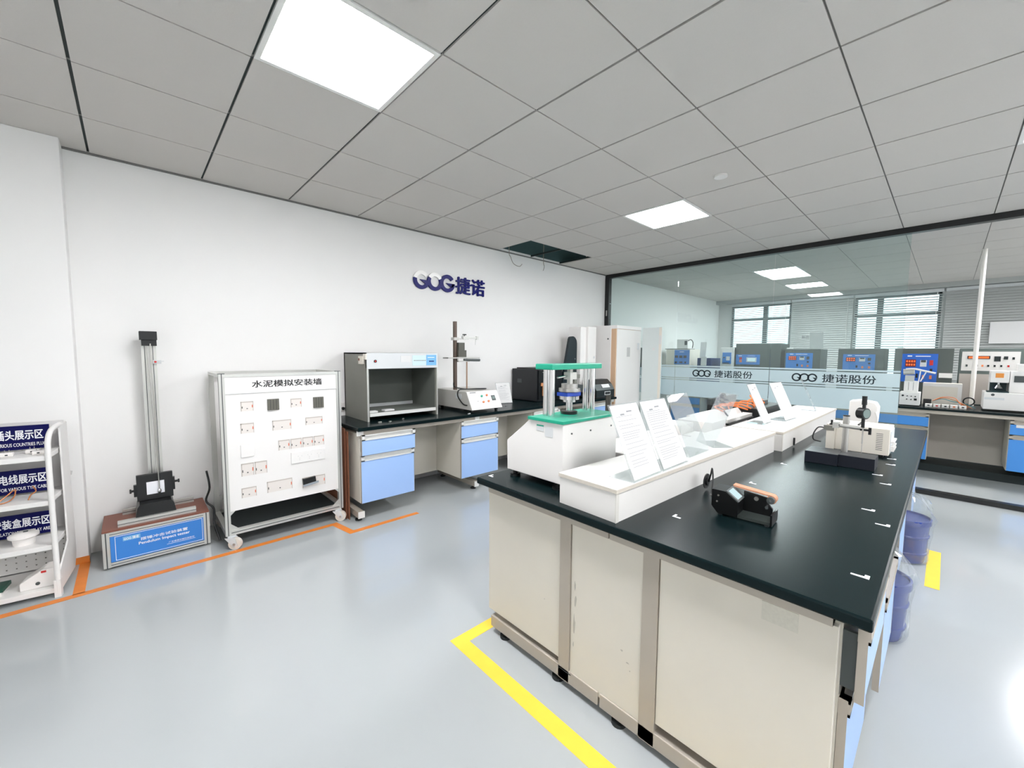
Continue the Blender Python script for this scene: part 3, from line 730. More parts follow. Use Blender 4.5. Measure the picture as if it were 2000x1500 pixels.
MB().prism([(-3.655, .80), (-3.515, .80), (-3.520, 1.085), (-3.57, 1.094), (-3.62, 1.088), (-3.655, 1.082), (-3.672, 1.05), (-3.668, .95), (-3.655, .90)], 'x', 3.80, 3.92).box(3.805, 3.915, -3.65, -3.52, .79, .80).build('body', WHITE, jr, bevel=.006)
MB().tube([(3.80, -3.66, 1.02), (3.795, -3.672, .98), (3.80, -3.665, .93)], .006).build('handle', WHITE, jr, smooth=True)

# ================================================================== LIGHT BOX ON WALL BENCH
lb = thing('light_cabinet', 'grey open-front light booth with blue label on the wall bench', 'light booth', (2.0, -.28, .79))
x0, x1, y0, y1, z0, z1 = 1.635, 2.352, -.535, -.02, .79, 1.397
MB().box(x0, x0+.022, y0+.01, y1, z0, z1).box(x1-.022, x1, y0+.01, y1, z0, z1).box(x0, x1, y1-.02, y1, z0+.04, z1).box(x0, x1, y0+.01, y1, z1-.012, z1)\
    .box(x0+.022, x1-.022, y0+.03, y1-.02, z0+.055, z0+.066).build('case', GREYD, lb)
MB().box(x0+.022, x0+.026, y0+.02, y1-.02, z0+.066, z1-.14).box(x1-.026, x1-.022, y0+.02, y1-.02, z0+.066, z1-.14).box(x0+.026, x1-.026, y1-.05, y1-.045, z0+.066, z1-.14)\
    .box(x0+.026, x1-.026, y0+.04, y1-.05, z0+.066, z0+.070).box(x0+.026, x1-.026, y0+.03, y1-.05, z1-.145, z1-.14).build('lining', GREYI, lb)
MB().box(x0+.022, x1-.022, y1-.065, y1-.05, z0+.07, z0+.10).build('rear_ledge', LGREY, lb)
hd = MB().box(x0, x1, y0-.002, y0+.03, z1-.142, z1-.002, bev=.002).build('header', LGREY, lb)
MB().box(x0+.44, x1-.13, y0-.004, y0-.002, z1-.118, z1-.022).build('switch_panel', mat('pale_cyan', (206, 228, 236), .5), hd)
sw = MB()
for k in range(8): sw.box(x0+.455+k*.0165, x0+.463+k*.0165, y0-.006, y0-.004, z1-.075, z1-.067)
sw.build('switch', GREYD, hd)
MB().box(x0+.32, x0+.42, y0-.004, y0-.002, z1-.085, z1-.028).build('paper_note', WPAPER, hd)
bl = MB().box(x1-.128, x1-.018, y0-.005, y0-.002, z1-.118, z1-.018).build('label_plate', SKYL, hd, label='light blue label plate')
MB().box(x1-.100, x1-.045, y0-.0062, y0-.005, z1-.084, z1-.074).build('display', NAVY, bl)
MB().box(x1-.115, x1-.04, y0-.0062, y0-.005, z1-.046, z1-.040).build('lettering_line', TXTW, bl)
MB().cyl((x0+.075, y0-.002, z1-.075), (x0+.075, y0-.008, z1-.075), .013, 18).build('power_switch', BLACK, hd)
MB().cyl((x0+.075, y0-.008, z1-.075), (x0+.075, y0-.010, z1-.075), .007, 14).build('switch_cap', RED, hd)
MB().box(x0+.022, x1-.022, y0+.002, y0+.014, z0+.042, z0+.072, bev=.001).build('front_lip', ALUW, lb)
MB().box(x0, x0+.012, y0, y0+.012, z0, z1-.14).box(x1-.012, x1, y0, y0+.012, z0, z1-.14).build('front_post', ALUP, lb)
MB().box(x0-.018, x0, y0+.05, y0+.14, z1-.10, z1-.03, bev=.002).box(x0-.012, x0, y0+.0, y0+.05, z1-.06, z1-.01).build('socket_box', BEIGE, lb)
MB().cyl((x0-.0185, y0+.12, z1-.06), (x0-.022, y0+.12, z1-.06), .012, 12).build('socket_hole', BROWN, lb)
for k, (xa, ya, lab) in enumerate(((1.70, -.46, 'small white card inside the light booth, left one'), (1.87, -.44, 'white folded leaflet inside the light booth, right one'))):
    cbox('paper_card', lab, 'paper', xa-.05, xa+.05, ya-.03, ya+.03, .8602, .874, WPAPER, .1*k)
for k, (xa, ya) in enumerate(((1.70, -.63), (1.78, -.66), (1.94, -.60))):
    cbox('screw_bit', ['small metal fitting left on the bench before the light booth', 'small pale clip on the bench before the light booth', 'tiny bright screw under the light booth edge'][k],
         'fitting', xa-.015, xa+.015, ya-.008, ya+.008, .7901, .80, STEEL, .4*k)
for k, (x_, z_) in enumerate(((1.60, .885),)):
    so = thing('wall_socket', 'white wall socket between the cart and the light booth', 'socket', (x_, 0, .85))
    MB().box(1.555, 1.640, -.012, -.001, .83, .915, bev=.003).build('plate', PINKW, so)
    MB().cyl((1.615, -.03, .86), (1.615, -.012, .86), .014, 12).build('plug', BLACK, so)

# ================================================================== CLAMP TESTER
cl = thing('clamp_tester', 'white control box with brown post, clamp arm and colour buttons', 'tester', (2.83, -.42, .79))
MB().prism([(-.08, .822), (-.735, .822), (-.635, 1.003), (-.08, 1.003)], 'x', 2.625, 3.035).build('case', mat('case_grey', (200, 198, 192), .4), cl, bevel=.002)
# slanted front panel
pv = V((0, -.735, .822)); pu = V((0, .100, .181)); pn = V((0, -.875, .484)).normalized()
def fp(x, t, d): return V((x, 0, 0))+pv+pu*t+pn*d
def fslab(mb, x0, x1, t0, t1, d0, d1):
    P = [fp(x, t, d) for x in (x0, x1) for t in (t0, t1) for d in (d0, d1)]; vs = [mb.bm.verts.new(p) for p in P]
    for q in ((0, 1, 3, 2), (4, 6, 7, 5), (0, 4, 5, 1), (2, 3, 7, 6), (0, 2, 6, 4), (1, 5, 7, 3)): mb.bm.faces.new([vs[k] for k in q])
    return mb
fpn = fslab(MB(), 2.63, 3.03, .02, .98, .001, .004).build('front_panel', WHITE, cl)
for x, t, m_, nm in ((2.80, .70, GREEN, 'green_button'), (2.87, .73, ORNG, 'orange_button'), (2.735, .45, STEEL, 'toggle_switch'), (2.80, .38, ORNG, 'orange_button'), (2.87, .40, ORNG, 'orange_button')):
    MB().cyl(fp(x, t, .004), fp(x, t, .014), .012 if nm != 'toggle_switch' else .006, 16).build(nm, m_, fpn)
fslab(MB(), 2.925, 2.975, .42, .70, .004, .008).build('meter', DGREY, fpn)
fslab(MB(), 2.932, 2.968, .50, .64, .008, .009).build('meter_face', LCDG, fpn)
fslab(MB(), 2.66, 2.74, .90, .94, .004, .005).build('caption', DGREY, fpn)
MB().box(2.62, 2.6245, -.56, -.46, .925, .975).build('rating_plate', LGREY, cl)
for x, y in ((2.66, -.68), (2.99, -.68), (2.66, -.14), (2.99, -.14)):
    MB().cyl((x-.012, y, .803), (x+.012, y, .803), .0125, 16).cyl((x, y, .80), (x, y, .824), .007, 10).build('foot', BLACK, cl)
MB().box(2.675, 2.707, -.365, -.335, 1.003, 1.735).build('post', BRONZE, cl)
MB().cyl((2.848, -.35, 1.003), (2.848, -.35, 1.34), .008, 12).build('guide_rod', mat('warm_rod', (170, 140, 120), .3, metal=.7), cl)
MB().box(2.66, 2.72, -.38, -.32, 1.535, 1.565).box(2.70, 2.83, -.357, -.343, 1.545, 1.558).build('arm_clamp', STEEL, cl)
MB().box(2.79, 2.86, -.37, -.33, 1.548, 1.582).box(2.86, 2.98, -.358, -.342, 1.555, 1.577).box(2.975, 3.0, -.362, -.338, 1.55, 1.585).cyl((2.965, -.35, 1.49), (2.972, -.35, 1.555), .003, 8).build('arm_rod', ALUP, cl)
MB().cyl((2.815, -.35, 1.582), (2.815, -.35, 1.595), .006, 10).box(2.795, 2.838, -.36, -.34, 1.593, 1.606, bev=.003).build('wing_nut', BLACK, cl)
MB().box(2.712, 2.79, -.39, -.31, 1.43, 1.51).box(2.705, 2.81, -.395, -.305, 1.355, 1.43).build('motor_block', mat('dark_olive', (84, 84, 76), .5), cl)
MB().box(2.57, 2.99, -.40, -.30, 1.340, 1.352).box(2.70, 2.85, -.40, -.30, 1.305, 1.315).box(2.70, 2.72, -.38, -.32, 1.315, 1.34).build('platform', STEEL, cl)
MB().cyl((2.78, -.39, 1.325), (2.98, -.41, 1.322), .014, 14).build('roller', DGREY, cl, smooth=True)
solo(MB().tube([(2.69, -.33, 1.10), (2.66, -.38, 1.04), (2.74, -.45, 1.016), (2.9, -.48, 1.012), (2.98, -.52, 1.012), (2.90, -.56, 1.014), (2.72, -.50, 1.018), (2.63, -.50, 1.01), (2.605, -.52, .95), (2.61, -.60, .88), (2.618, -.66, .868)], .006), 'power_cable', BLACK,
     'black cable coiled over the clamp tester box', 'cable')
for k, (xa, ya) in enumerate(((2.60, -.72), (3.12, -.52), (3.3, -.5))):
    cbox('tape_scrap', ['tiny white scrap on the bench edge before the clamp tester', 'small white scrap right of the clamp tester', 'small dark fitting before the acrylic stand'][k], 'scrap', xa-.02, xa+.02, ya-.006, ya+.006, .7901, .795, [TXTW, TXTW, DGREY][k], .3)
sheet('sign_holder', 'small acrylic sign stand with printed page beside the clamp tester', (3.36, -.30, .79), .20, 0, math.radians(20), .26, None, rz=math.radians(-12), grp=None)

# ================================================================== BLACK CHAMBER BOX
bb = thing('test_chamber', 'black test chamber box with tan latch on the wall bench', 'chamber', (4.08, -.24, .79))
MB().box(3.845, 4.32, -.475, -.02, .795, 1.20, bev=.003).build('case', mat('chamber_black', (12, 16, 22), .35), bb)
MB().box(3.90, 4.32, -.47, -.05, 1.20, 1.215).build('lid', BLACK, bb)
MB().box(3.86, 4.31, -.490, -.475, .82, 1.19, bev=.002).build('door', BLACKM, bb)
MB().box(3.895, 4.01, -.502, -.490, .99, 1.03).box(3.925, 3.985, -.502, -.490, .865, .99).build('latch', mat('tan_latch', (200, 134, 90), .5), bb)
MB().cyl((3.955, -.502, .92), (3.955, -.507, .92), .010, 14).build('latch_pin', STEEL, bb)
MB().box(3.99, 4.015, -.492, -.490, 1.10, 1.13).box(3.965, 3.975, -.492, -.490, 1.10, 1.12).box(3.93, 3.99, -.492, -.490, 1.16, 1.165).build('sticker', WPAPER, bb)
MB().box(3.8435, 3.845, -.20, -.12, 1.02, 1.07).build('caption', DGREY, bb)

# ================================================================== HARDNESS / MEASURING MACHINE
hm = thing('measuring_machine', 'measuring machine with black curved fin and white column on the wall bench', 'machine', (4.7, -.4, .79))
MB().prism([(4.34, .98), (4.485, 1.60), (4.50, 1.625), (4.53, 1.635), (4.565, 1.635), (4.60, 1.62), (4.63, 1.585), (4.64, 1.54), (4.64, .98)], 'y', -.47, -.43).build('fin', mat('fin_black', (16, 30, 36), .4), hm)
MB().cyl((4.60, -.4705, 1.33), (4.60, -.474, 1.33), .008, 12).build('fin_screw', STEEL, hm)
MB().box(4.735, 4.86, -.46, -.25, .86, 1.775, bev=.006).box(4.86, 5.02, -.46, -.25, .86, 1.265, bev=.006).build('column', WHITE, hm)
MB().box(4.86, 5.05, -.50, -.25, 1.268, 1.785, bev=.012).build('head', WHITE, hm)
MB().cyl((5.0, -.50, 1.35), (5.0, -.504, 1.35), .018, 18).build('badge', LGREY, hm)
MB().box(4.40, 5.02, -.50, -.20, .80, .86, bev=.003).build('base', BLACK, hm)
MB().box(4.47, 4.62, -.55, -.42, 1.07, 1.12).box(4.52, 4.58, -.53, -.45, .98, 1.07).build('slide', GREYD, hm)
MB().box(4.45, 4.66, -.60, -.40, .90, .98).build('stage', DGREY, hm)
kb = thing('control_box', 'black control box with tilted panel and white card on the wall bench end', 'control box', (5.0, -.6, .79))
MB().prism([(-.74, .81), (-.74, .90), (-.69, .98), (-.62, 1.04), (-.52, 1.04), (-.52, .81)], 'x', 4.74, 5.17).build('case', mat('control_black', (20, 30, 32), .4), kb)
MB().box(4.93, 5.07, -.742, -.7405, .83, .88).build('display_frame', LGREY, kb)
MB().box(4.94, 5.06, -.744, -.742, .838, .872).build('display', BLACK, kb)
MB().box(4.90, 5.08, -.740, -.685, .952, .955, rot=rotx(1.0)).build('card', WPAPER, kb)
MB().box(4.72, 5.15, -.755, -.515, .791, .81).build('base', BLACK, kb)
for dx in (0, .03, .06):
    pass
cp = thing('column_post', 'dark ribbed metal post with green band standing behind the press', 'post', (4.70, -.95, 0))
mbp = MB()
for k in range(5): mbp.cyl((4.66+.022*k, -.95, .03), (4.66+.022*k, -.95, .86), .0095, 10)
mbp.build('ribs', mat('ribbed_metal', (92, 90, 84), .35, metal=.7), cp)
MB().box(4.64, 4.76, -.97, -.93, .52, .58).build('band', mat('dark_green', (12, 60, 52), .4), cp)
MB().box(4.62, 4.78, -1.04, -.86, 0, .03).build('base', BLACK, cp)
stl = thing('lab_stool', 'stool with black round seat partly hidden behind the press', 'stool', (4.3, -1.2, 0))
MB().lathe([(0, .60), (.17, .60), (.185, .62), (.18, .65), (.15, .66), (0, .66)], (4.3, -1.2, 0)).build('seat', BLACK, stl, smooth=True)
MB().cyl((4.3, -1.2, .10), (4.3, -1.2, .60), .022, 14).build('column', CHROME, stl, smooth=True)
for k in range(5):
    a = k*2*math.pi/5
    MB().cyl((4.3, -1.2, .10), (4.3+.24*math.cos(a), -1.2+.24*math.sin(a), .05), .014, 10).ball((4.3+.24*math.cos(a), -1.2+.24*math.sin(a), .025), .025).build('leg', BLACK, stl, smooth=True)

# ================================================================== TALL CABINET
tc = thing('tall_cabinet', 'tall white cabinet with tan edge beside the glass partition', 'cabinet', (5.6, -.35, 0))
MB().box(5.27, 5.95, -.60, -.02, .02, 1.815, bev=.003).build('body', WHITE, tc)
MB().box(5.275, 5.945, -.678, -.60, .03, 1.80).build('edge_band', TAN, tc)
fr = MB().box(5.29, 5.95, -.69, -.678, .03, 1.76, bev=.002).build('front_panel', WHITE, tc)
MB().box(5.27, 5.955, -.695, -.60, 1.765, 1.815, bev=.002).build('top_cap', WHITE, tc)
MB().box(5.56, 5.64, -.693, -.690, 1.36, 1.50).build('handle_recess', mat('recess_grey', (190, 190, 188), .5), fr)
MB().box(5.85, 5.91, -.692, -.690, 1.47, 1.57).build('label_sticker', LGREY, fr)
MB().cyl((5.268, -.55, 1.62), (5.264, -.55, 1.62), .012, 12).build('lock', DGREY, tc)
dr = MB().box(5.925, 5.945, -1.045, -.735, .06, 1.80, bev=.002).build('open_door', mat('door_tint', (216, 224, 222), .35), tc, label='open pale door')
MB().box(5.918, 5.925, -1.045, -1.005, .06, 1.80).build('door_edge', BEIGE, dr)
MB().box(5.916, 5.918, -1.04, -1.01, 1.55, 1.68).box(5.922, 5.925, -.94, -.90, 1.46, 1.50).build('door_label', WPAPER, dr)
MB().cyl((5.935, -.715, 1.2), (5.935, -.715, 1.5), .01, 10).build('hinge', DGREY, dr)

# ================================================================== WHITE TEST WALL CART
ct_ = thing('mock_wall_cart', 'wheeled aluminium cart holding a white mock wall with socket boxes', 'cart', (.98, -.3, 0))
CX0, CX1, CY0, CY1, CZ0, CZ1 = .572, 1.388, -.585, -.06, .10, 1.243
e = .034
fr = MB()
for x in (CX0, CX1-e):
    for y in (CY0, CY1-e): fr.box(x, x+e, y, y+e, CZ0, CZ1)
for z in (CZ0, CZ1-.022):
    for y in (CY0, CY1-e): fr.box(CX0+e, CX1-e, y, y+e, z, z+(e if z < .5 else .022))
    for x in (CX0, CX1-e): fr.box(x, x+e, CY0+e, CY1-e, z, z+(e if z < .5 else .022))
fr.box(CX0+e, CX1-e, CY1-e, CY1, .22, .22+e)
fr.build('frame', ALUP, ct_)
gv = MB()
for x in (CX0, CX1-e): gv.box(x+.0145, x+.0195, CY0-.0008, CY0, CZ0, CZ1)
gv.box(CX0+e, CX1-e, CY0-.0008, CY0, CZ0+.015, CZ0+.020); gv.box(CX0-.0008, CX0, CY0+.014, CY0+.020, CZ0, CZ1)
gv.build('slot', DGREY, ct_)
cap = MB()
for x in (CX0, CX1-e): cap.box(x-.002, x+e+.002, CY0-.002, CY0+e+.002, CZ1, CZ1+.004)
cap.build('end_cap', DGREY, ct_)
MB().box(CX0+e, CX1-e, CY0+.004, CY0+.012, 1.105, 1.221).build('title_board', WHITE, ct_)
text('水泥模拟安装墙', (.768, CY0+.0035, 1.142), (1, 0, 0), (0, 0, 1), .475, .050, INK, ct_, bold=.022, name='title_lettering')
brd = MB().box(CX0+e, CX1-e, CY0+.008, CY0+.060, .27, 1.103)
board = brd.build('board', WHITE, ct_)
MB().box(CX0+e, CX1-e, CY0+.004, CY0+.010, 1.1005, 1.1045).build('board_seam', mat('seam', (200, 200, 198), .6), ct_)
def k1(x, z): return (.1425+(x-.1425)*.975, 1.4+(z-1.4)*.975)
BOXW = mat('recess_white', (226, 220, 214), .5); BOXS = mat('recess_shade', (196, 188, 180), .6)
slots = [((.708, 1.036), (.788, .965), 1, 'recess'), ((1.037, 1.035), (1.116, .956+.01), 1, 'recess'), ((.702, .876), (.786, .802), 1, 'recess'),
         ((.906, .876), (1.037, .800), 1, 'recess'), ((1.14, .876), (1.270, .815), 1, 'recess'), ((.942, .718), (1.278, .640), 4, 'recess'),
         ((.695, .579), (.861, .485), 2, 'recess'), ((.856, .411), (1.030, .325), 1, 'recess'), ((1.103, .391), (1.278, .307), 1, 'recess'), ((.691, .397), (.786, .324), 1, 'recess')]
for (ax, az), (bx2, bz), n, kd in slots:
    xa, za = k1(ax, az); xb, zb = k1(bx2, bz); yf = CY0+.008
    g = (xb-xa-.006*(n-1))/n
    for q in range(n):
        u0 = xa+q*(g+.006); u1 = u0+g
        r_ = MB().box(u0, u1, yf-.0012, yf-.0002, zb, za).build('socket_box', BOXW, board)
        MB().box(u0, u1, yf-.0022, yf-.0012, za-.008, za).box(u0, u0+.006, yf-.0022, yf-.0012, zb, za).box(u1-.004, u1, yf-.0022, yf-.0012, zb, za).build('shade_strip', BOXS, r_)  # flat darker strips paint the shade inside each socket box
        MB().box(u1-.010, u1-.004, yf-.0034, yf-.0022, zb+(za-zb)*.35, zb+(za-zb)*.62).build('terminal', mat('coral', (226, 120, 92), .5), r_)
        MB().box(u0+.006, u0+.011, yf-.0034, yf-.0022, zb+(za-zb)*.3, zb+(za-zb)*.5).box((u0+u1)/2-.004, (u0+u1)/2+.004, yf-.003, yf-.0012, zb+(za-zb)*.22, zb+(za-zb)*.3).build('screw', DGREY, r_)
for (ax, az), (bx2, bz) in (((.877, 1.043), (.956, .958)), ((1.202, 1.036), (1.281, .948))):
    xa, za = k1(ax, az); xb, zb = k1(bx2, bz)
    g_ = MB().box(xa, xb, CY0-.004, CY0+.008, zb, za, bev=.002).build('grey_cover', mat('olive_grey', (98, 96, 88), .4), board, label='dark grey switch cover')
    lns = MB()
    for q in (1, 2, 3): xx = xa+(xb-xa)*q/4; lns.box(xx-.001, xx+.001, CY0-.005, CY0-.004, zb+.004, za-.004)
    lns.build('groove', DARKR, g_)
xa, za = k1(.696, .719); xb, zb = k1(.780, .626)
MB().box(xa, xb, CY0-.002, CY0+.008, zb, za, bev=.003).build('white_cover', WHITE, board)
xa, za = k1(1.026, .610); xb, zb = k1(1.283, .520)
cv = MB().box(xa, xb, CY0-.002, CY0+.008, zb, za, bev=.003).build('socket_plate', WHITE, board)
hs = MB()
for q in range(3):
    for (dx, dz) in ((.02, .05), (.03, .035), (.045, .05), (.03, .022)): hs.box(xa+.03+q*.07+dx-.002, xa+.03+q*.07+dx+.001, CY0-.0028, CY0-.002, zb+dz, zb+dz+.006)
hs.build('socket_hole', mat('hole_grey', (200, 200, 198), .6), cv)
xa, za = k1(1.103, .391); xb, zb = k1(1.22, .33)
MB().box(xa, xb-.02, CY0-.016, CY0+.004, zb+.012, za-.003, rot=roty(-.1)).build('open_switch', BLACK, board, label='black switch hanging from its box')
MB().box(xa, xb, CY0-.018, CY0-.012, zb, zb+.016, rot=roty(-.12)).build('switch_bracket', CHROME, board)
for (x, y, lab) in ((CX0+.02, CY0-.0, 1), (CX1-.06, CY0, 1), (CX0+.02, CY1-.03, 0), (CX1-.06, CY1-.03, 0)):
    cs = MB().box(x-.010, x+.040, y-.01, y+.05, .086, .10).build('caster', LGREY, ct_)
    cc = V((x+.012, y+.005, 0)); Rz = Matrix.Translation(cc) @ Matrix.Rotation(math.radians(58), 4, 'Z')
    def at(mb): mb.bm.transform(Rz); return mb
    pf_ = [(-.045, .03), (-.02, .02), (.035, .088), (-.03, .088)]
    at(MB().prism(pf_, 'x', -.021, -.017).prism(pf_, 'x', .017, .021)).build('fork', LGREY, cs)
    at(MB().cyl((-.015, -.025, .041), (.015, -.025, .041), .041, 28)).build('wheel', mat('cream_wheel', (222, 216, 206), .5), cs, smooth=True)
    at(MB().cyl((-.024, -.025, .041), (.024, -.025, .041), .009, 12)).build('axle', STEEL, cs)
gs = MB()
gs.prism([(CX0+e, .134), (CX0+e+.05, .134), (CX0+e, .18)], 'y', CY0+.008, CY0+.014).prism([(CX1-e, .134), (CX1-e-.05, .134), (CX1-e, .18)], 'y', CY0+.008, CY0+.014)
gs.prism([(CX0+e, .27), (CX0+e+.03, .27), (CX0+e, .24)], 'y', CY0+.008, CY0+.014).prism([(CX1-e, .27), (CX1-e-.03, .27), (CX1-e, .24)], 'y', CY0+.008, CY0+.014)
gs.build('gusset', ALUP, ct_)
MB().box(CX0+e, CX1-e, CY0+e, CY1-e, .112, .118).build('tray', DARKR, ct_)
solo(MB().tube([(.52, -.20, .50), (.53, -.24, .38), (.50, -.30, .30), (.54, -.33, .24), (.535, -.36, .14), (.56, -.42, .02)], .007), 'power_cable', BLACK, 'black cable hanging between the pendulum tester and the cart', 'cable')
cd = solo(MB().box(1.405, 1.411, -.60, -.02, .001, .77).box(1.417, 1.424, -.63, -.1, .001, .745), 'cardboard_sheet', CARD, 'brown cardboard sheets standing between the cart and the blue cabinet', 'cardboard')

# ================================================================== PENDULUM TESTER
pt = thing('pendulum_tester', 'pendulum impact tester with tall aluminium tower on a blue-panelled base', 'tester', (.23, -.2, 0))
px0, px1, py0, py1 = -.045, .505, -.388, -.03
MB().box(px0+.01, px1-.01, py0+.015, py1, .012, .240).build('base', mat('base_black', (30, 34, 36), .6), pt)
MB().box(px0, px1, py0+.004, py1+.0, .240, .252, bev=.001).build('deck', BROWN, pt)
af = MB()
for x in (px0, px1-.035): af.box(x, x+.035, py0, py0+.03, .01, .240); af.box(x, x+.035, py1-.03, py1, .01, .240)
af.box(px0+.035, px1-.035, py0, py0+.03, .012, .040).box(px0+.035, px1-.035, py0, py0+.03, .212, .240)
af.box(px0, px0+.03, py0+.03, py1-.03, .012, .04).box(px0, px0+.03, py0+.03, py1-.03, .212, .240)
af.build('frame', ALUP, pt)
gv = MB()
for x in (px0, px1-.035): gv.box(x+.014, x+.020, py0-.0006, py0, .01, .24)
gv.box(px0+.035, px1-.035, py0-.0006, py0, .024, .028).box(px0+.035, px1-.035, py0-.0006, py0, .224, .228).build('slot', DGREY, pt)
bp = MB().box(px0+.036, px1-.035, py0+.004, py0+.012, .042, .211).build('front_panel', SKY, pt, label='blue printed front panel')
MB().box(px0+.058, px1-.042, py0+.0030, py0+.004, .0485, .051).box(px0+.058, px1-.042, py0+.0030, py0+.004, .203, .2055).box(px0+.058, px0+.0605, py0+.003, py0+.004, .05, .204).box(px1-.0445, px1-.042, py0+.003, py0+.004, .05, .204).build('border_line', TXTW, bp)
text('摆锤冲击试验装置', (.135, py0+.0035, .145), (1, 0, 0), (0, 0, 1), .245, .020, TXTW, bp, bold=.01)
text('Pendulum Impact tester', (.125, py0+.0035, .113), (1, 0, 0), (0, 0, 1), .265, .024, TXTW, bp, bold=.02)
MB().box(.05, .135, py0+.002, py0+.0036, .165, .193).build('logo_plate', SKYL, bp)
text('GOG 捷诺', (.055, py0+.0015, .170), (1, 0, 0), (0, 0, 1), .072, .018, TXTW, bp, bold=.02, name='logo_lettering')
MB().box(.265, .42, py0+.003, py0+.004, .075, .077).build('underline', TXTW, bp)
for k in range(9):
    pass
text('广东捷诺仪器科技股份', (.275, py0+.0035, .082), (1, 0, 0), (0, 0, 1), .14, .011, TXTW, bp, name='maker_lettering')
for y, xa, xb in ((-.355, .03, .435), (-.095, .05, .445)):
    MB().box(xa, xb, y, y+.035, .252, .287).build('rail', ALUP, pt); MB().box(xa, xb, y-.0006, y, .267, .271).build('rail_slot', DGREY, pt)
MB().prism([(.118, .287), (.328, .287), (.318, .345), (.305, .365), (.14, .365), (.128, .345)], 'y', -.33, -.13).build('saddle', BLACK, pt)
MB().box(.13, .322, -.235, -.205, .365, .545, rot=rotx(-.03)).build('sample_frame', BLACK, pt, bevel=.003)
MB().box(.181, .275, -.2395, -.2375, .405, .492, rot=rotx(-.03)).build('sample', TXTW, pt, label='white sample plate')
MB().cyl((.098, -.215, .44), (.13, -.215, .44), .008, 12).cyl((.094, -.215, .44), (.104, -.215, .44), .015, 14).cyl((.322, -.215, .465), (.36, -.215, .465), .008, 12).cyl((.35, -.215, .465), (.36, -.215, .465), .013, 14).box(.115, .13, -.23, -.2, .40, .48).box(.322, .333, -.23, -.2, .41, .50).build('clamp_screw', BLACK, pt)
MB().box(.197, .235, -.14, -.105, .30, 1.45).box(.240, .276, -.14, -.105, .30, 1.45).build('tower', ALUP, pt)
MB().box(.213, .217, -.1408, -.14, .3, 1.45).box(.256, .260, -.1408, -.14, .3, 1.45).build('tower_slot', DGREY, pt)
MB().box(.190, .284, -.19, -.09, 1.475, 1.535, bev=.003).box(.20, .280, -.175, -.09, 1.435, 1.475).build('head_block', BLACK, pt)
MB().cyl((.245, -.19, 1.45), (.247, -.255, .43), .0038, 8).cyl((.225, -.165, 1.44), (.247, -.252, .50), .002, 6).build('pendulum_rod', STEEL, pt)
MB().ball((.247, -.258, .425), .011, (1, 1, 1.6)).build('hammer', CHROME, pt, smooth=True)
MB().box(.255, .30, -.165, -.14, 1.31, 1.335).box(.28, .315, -.155, -.15, 1.325, 1.329).build('catch', LGREY, pt)
MB().cyl((.268, -.165, 1.323), (.268, -.175, 1.323), .007, 12).build('release_button', RED, pt)

# ================================================================== DISPLAY SHELF
sh = thing('display_shelf', 'white display shelf rack with navy header boards at the left edge', 'shelf', (-.220, -.60, 0), math.radians(-8))
M = wm(sh)
def L2(mb): mb.bm.transform(M); return mb     # local coordinates of the shelf to world
def lbox(*a, **k): return L2(MB().box(*a, **k))
SHL = .62
for z, dp, nm in ((.815, .35, 'shelf_board'), (.560, .35, 'shelf_board'), (.305, .35, 'shelf_board'), (.052, .35, 'base_shelf')):
    lbox(-SHL, -.012, .012, dp, z-.027, z, bev=.002).build(nm, WHITE, sh)
L2(MB().box(-SHL, -.01, .345, .355, .06, .97)).build('back_panel', WHITE, sh)
hb = MB()
for a in range(14):
    for b in range(6): hb.box(-.05-a*.04, -.044-a*.04, .3435, .345, .085+b*.034, .091+b*.034)
L2(hb).build('peg_hole', GREYD, sh)
L2(MB().tube([(0, .012, .02), (0, .010, .5), (0, .013, .82), (0, .03, .905), (0, .08, .945), (0, .16, .958), (0, .23, .96)], .0125, seg=12)).build('front_tube', WHITE, sh, smooth=True)
L2(MB().box(-.015, .012, 0.0, .035, 0, .10)).build('foot', WHITE, sh)
L2(MB().prism([(.02, .02), (.02, .12), (.22, .25), (.22, .95), (.35, .96), (.35, .12), (.31, .04)], 'x', -.004, .004)).build('side_panel', WHITE, sh)
sg = [(.668+.160, .966, '各国插头展示区', 'FOR VARIOUS COUNTRIES PLUG', 'navy header board reading plug display area on the top shelf'),
      (.573, .710, '各种电线展示区', 'FOR VARIOUS TYPE CABLE', 'navy header board reading wire display area on the middle shelf'),
      (.318, .450, '安装盒展示区', 'INSTALLATION BOX DISPLAY AREA', 'navy header board reading mounting box display area on the lower shelf')]
rr_ = M.to_3x3() @ V((1, 0, 0)); 
for z0, z1, t1, t2, lab in sg:
    c0 = M @ V((-.30, .22, z0))
    sgn = thing('header_board', lab, 'sign', c0, math.radians(-8), 'navy header boards on the shelf')
    L2(MB().box(-.60, -.040, .220, .226, z0, z1)).build('board', SIGNB, sgn)
    n = len(t1); hh = z1-z0
    wd = .0375*n
    o_ = M @ V((-.062-wd, .2185, z0+hh*.42))
    text(t1, o_, rr_, (0, 0, 1), wd-.003, hh*.40, TXTW, sgn, bold=.028)
    wd2 = .0088*len(t2)
    o_ = M @ V((-.056-wd2, .2185, z0+hh*.14))
    text(t2, o_, rr_, (0, 0, 1), wd2, hh*.14, TXTW, sgn, bold=.01, name='subtitle_lettering')
def onshelf(x, y, z): return M @ V((x, y, z))
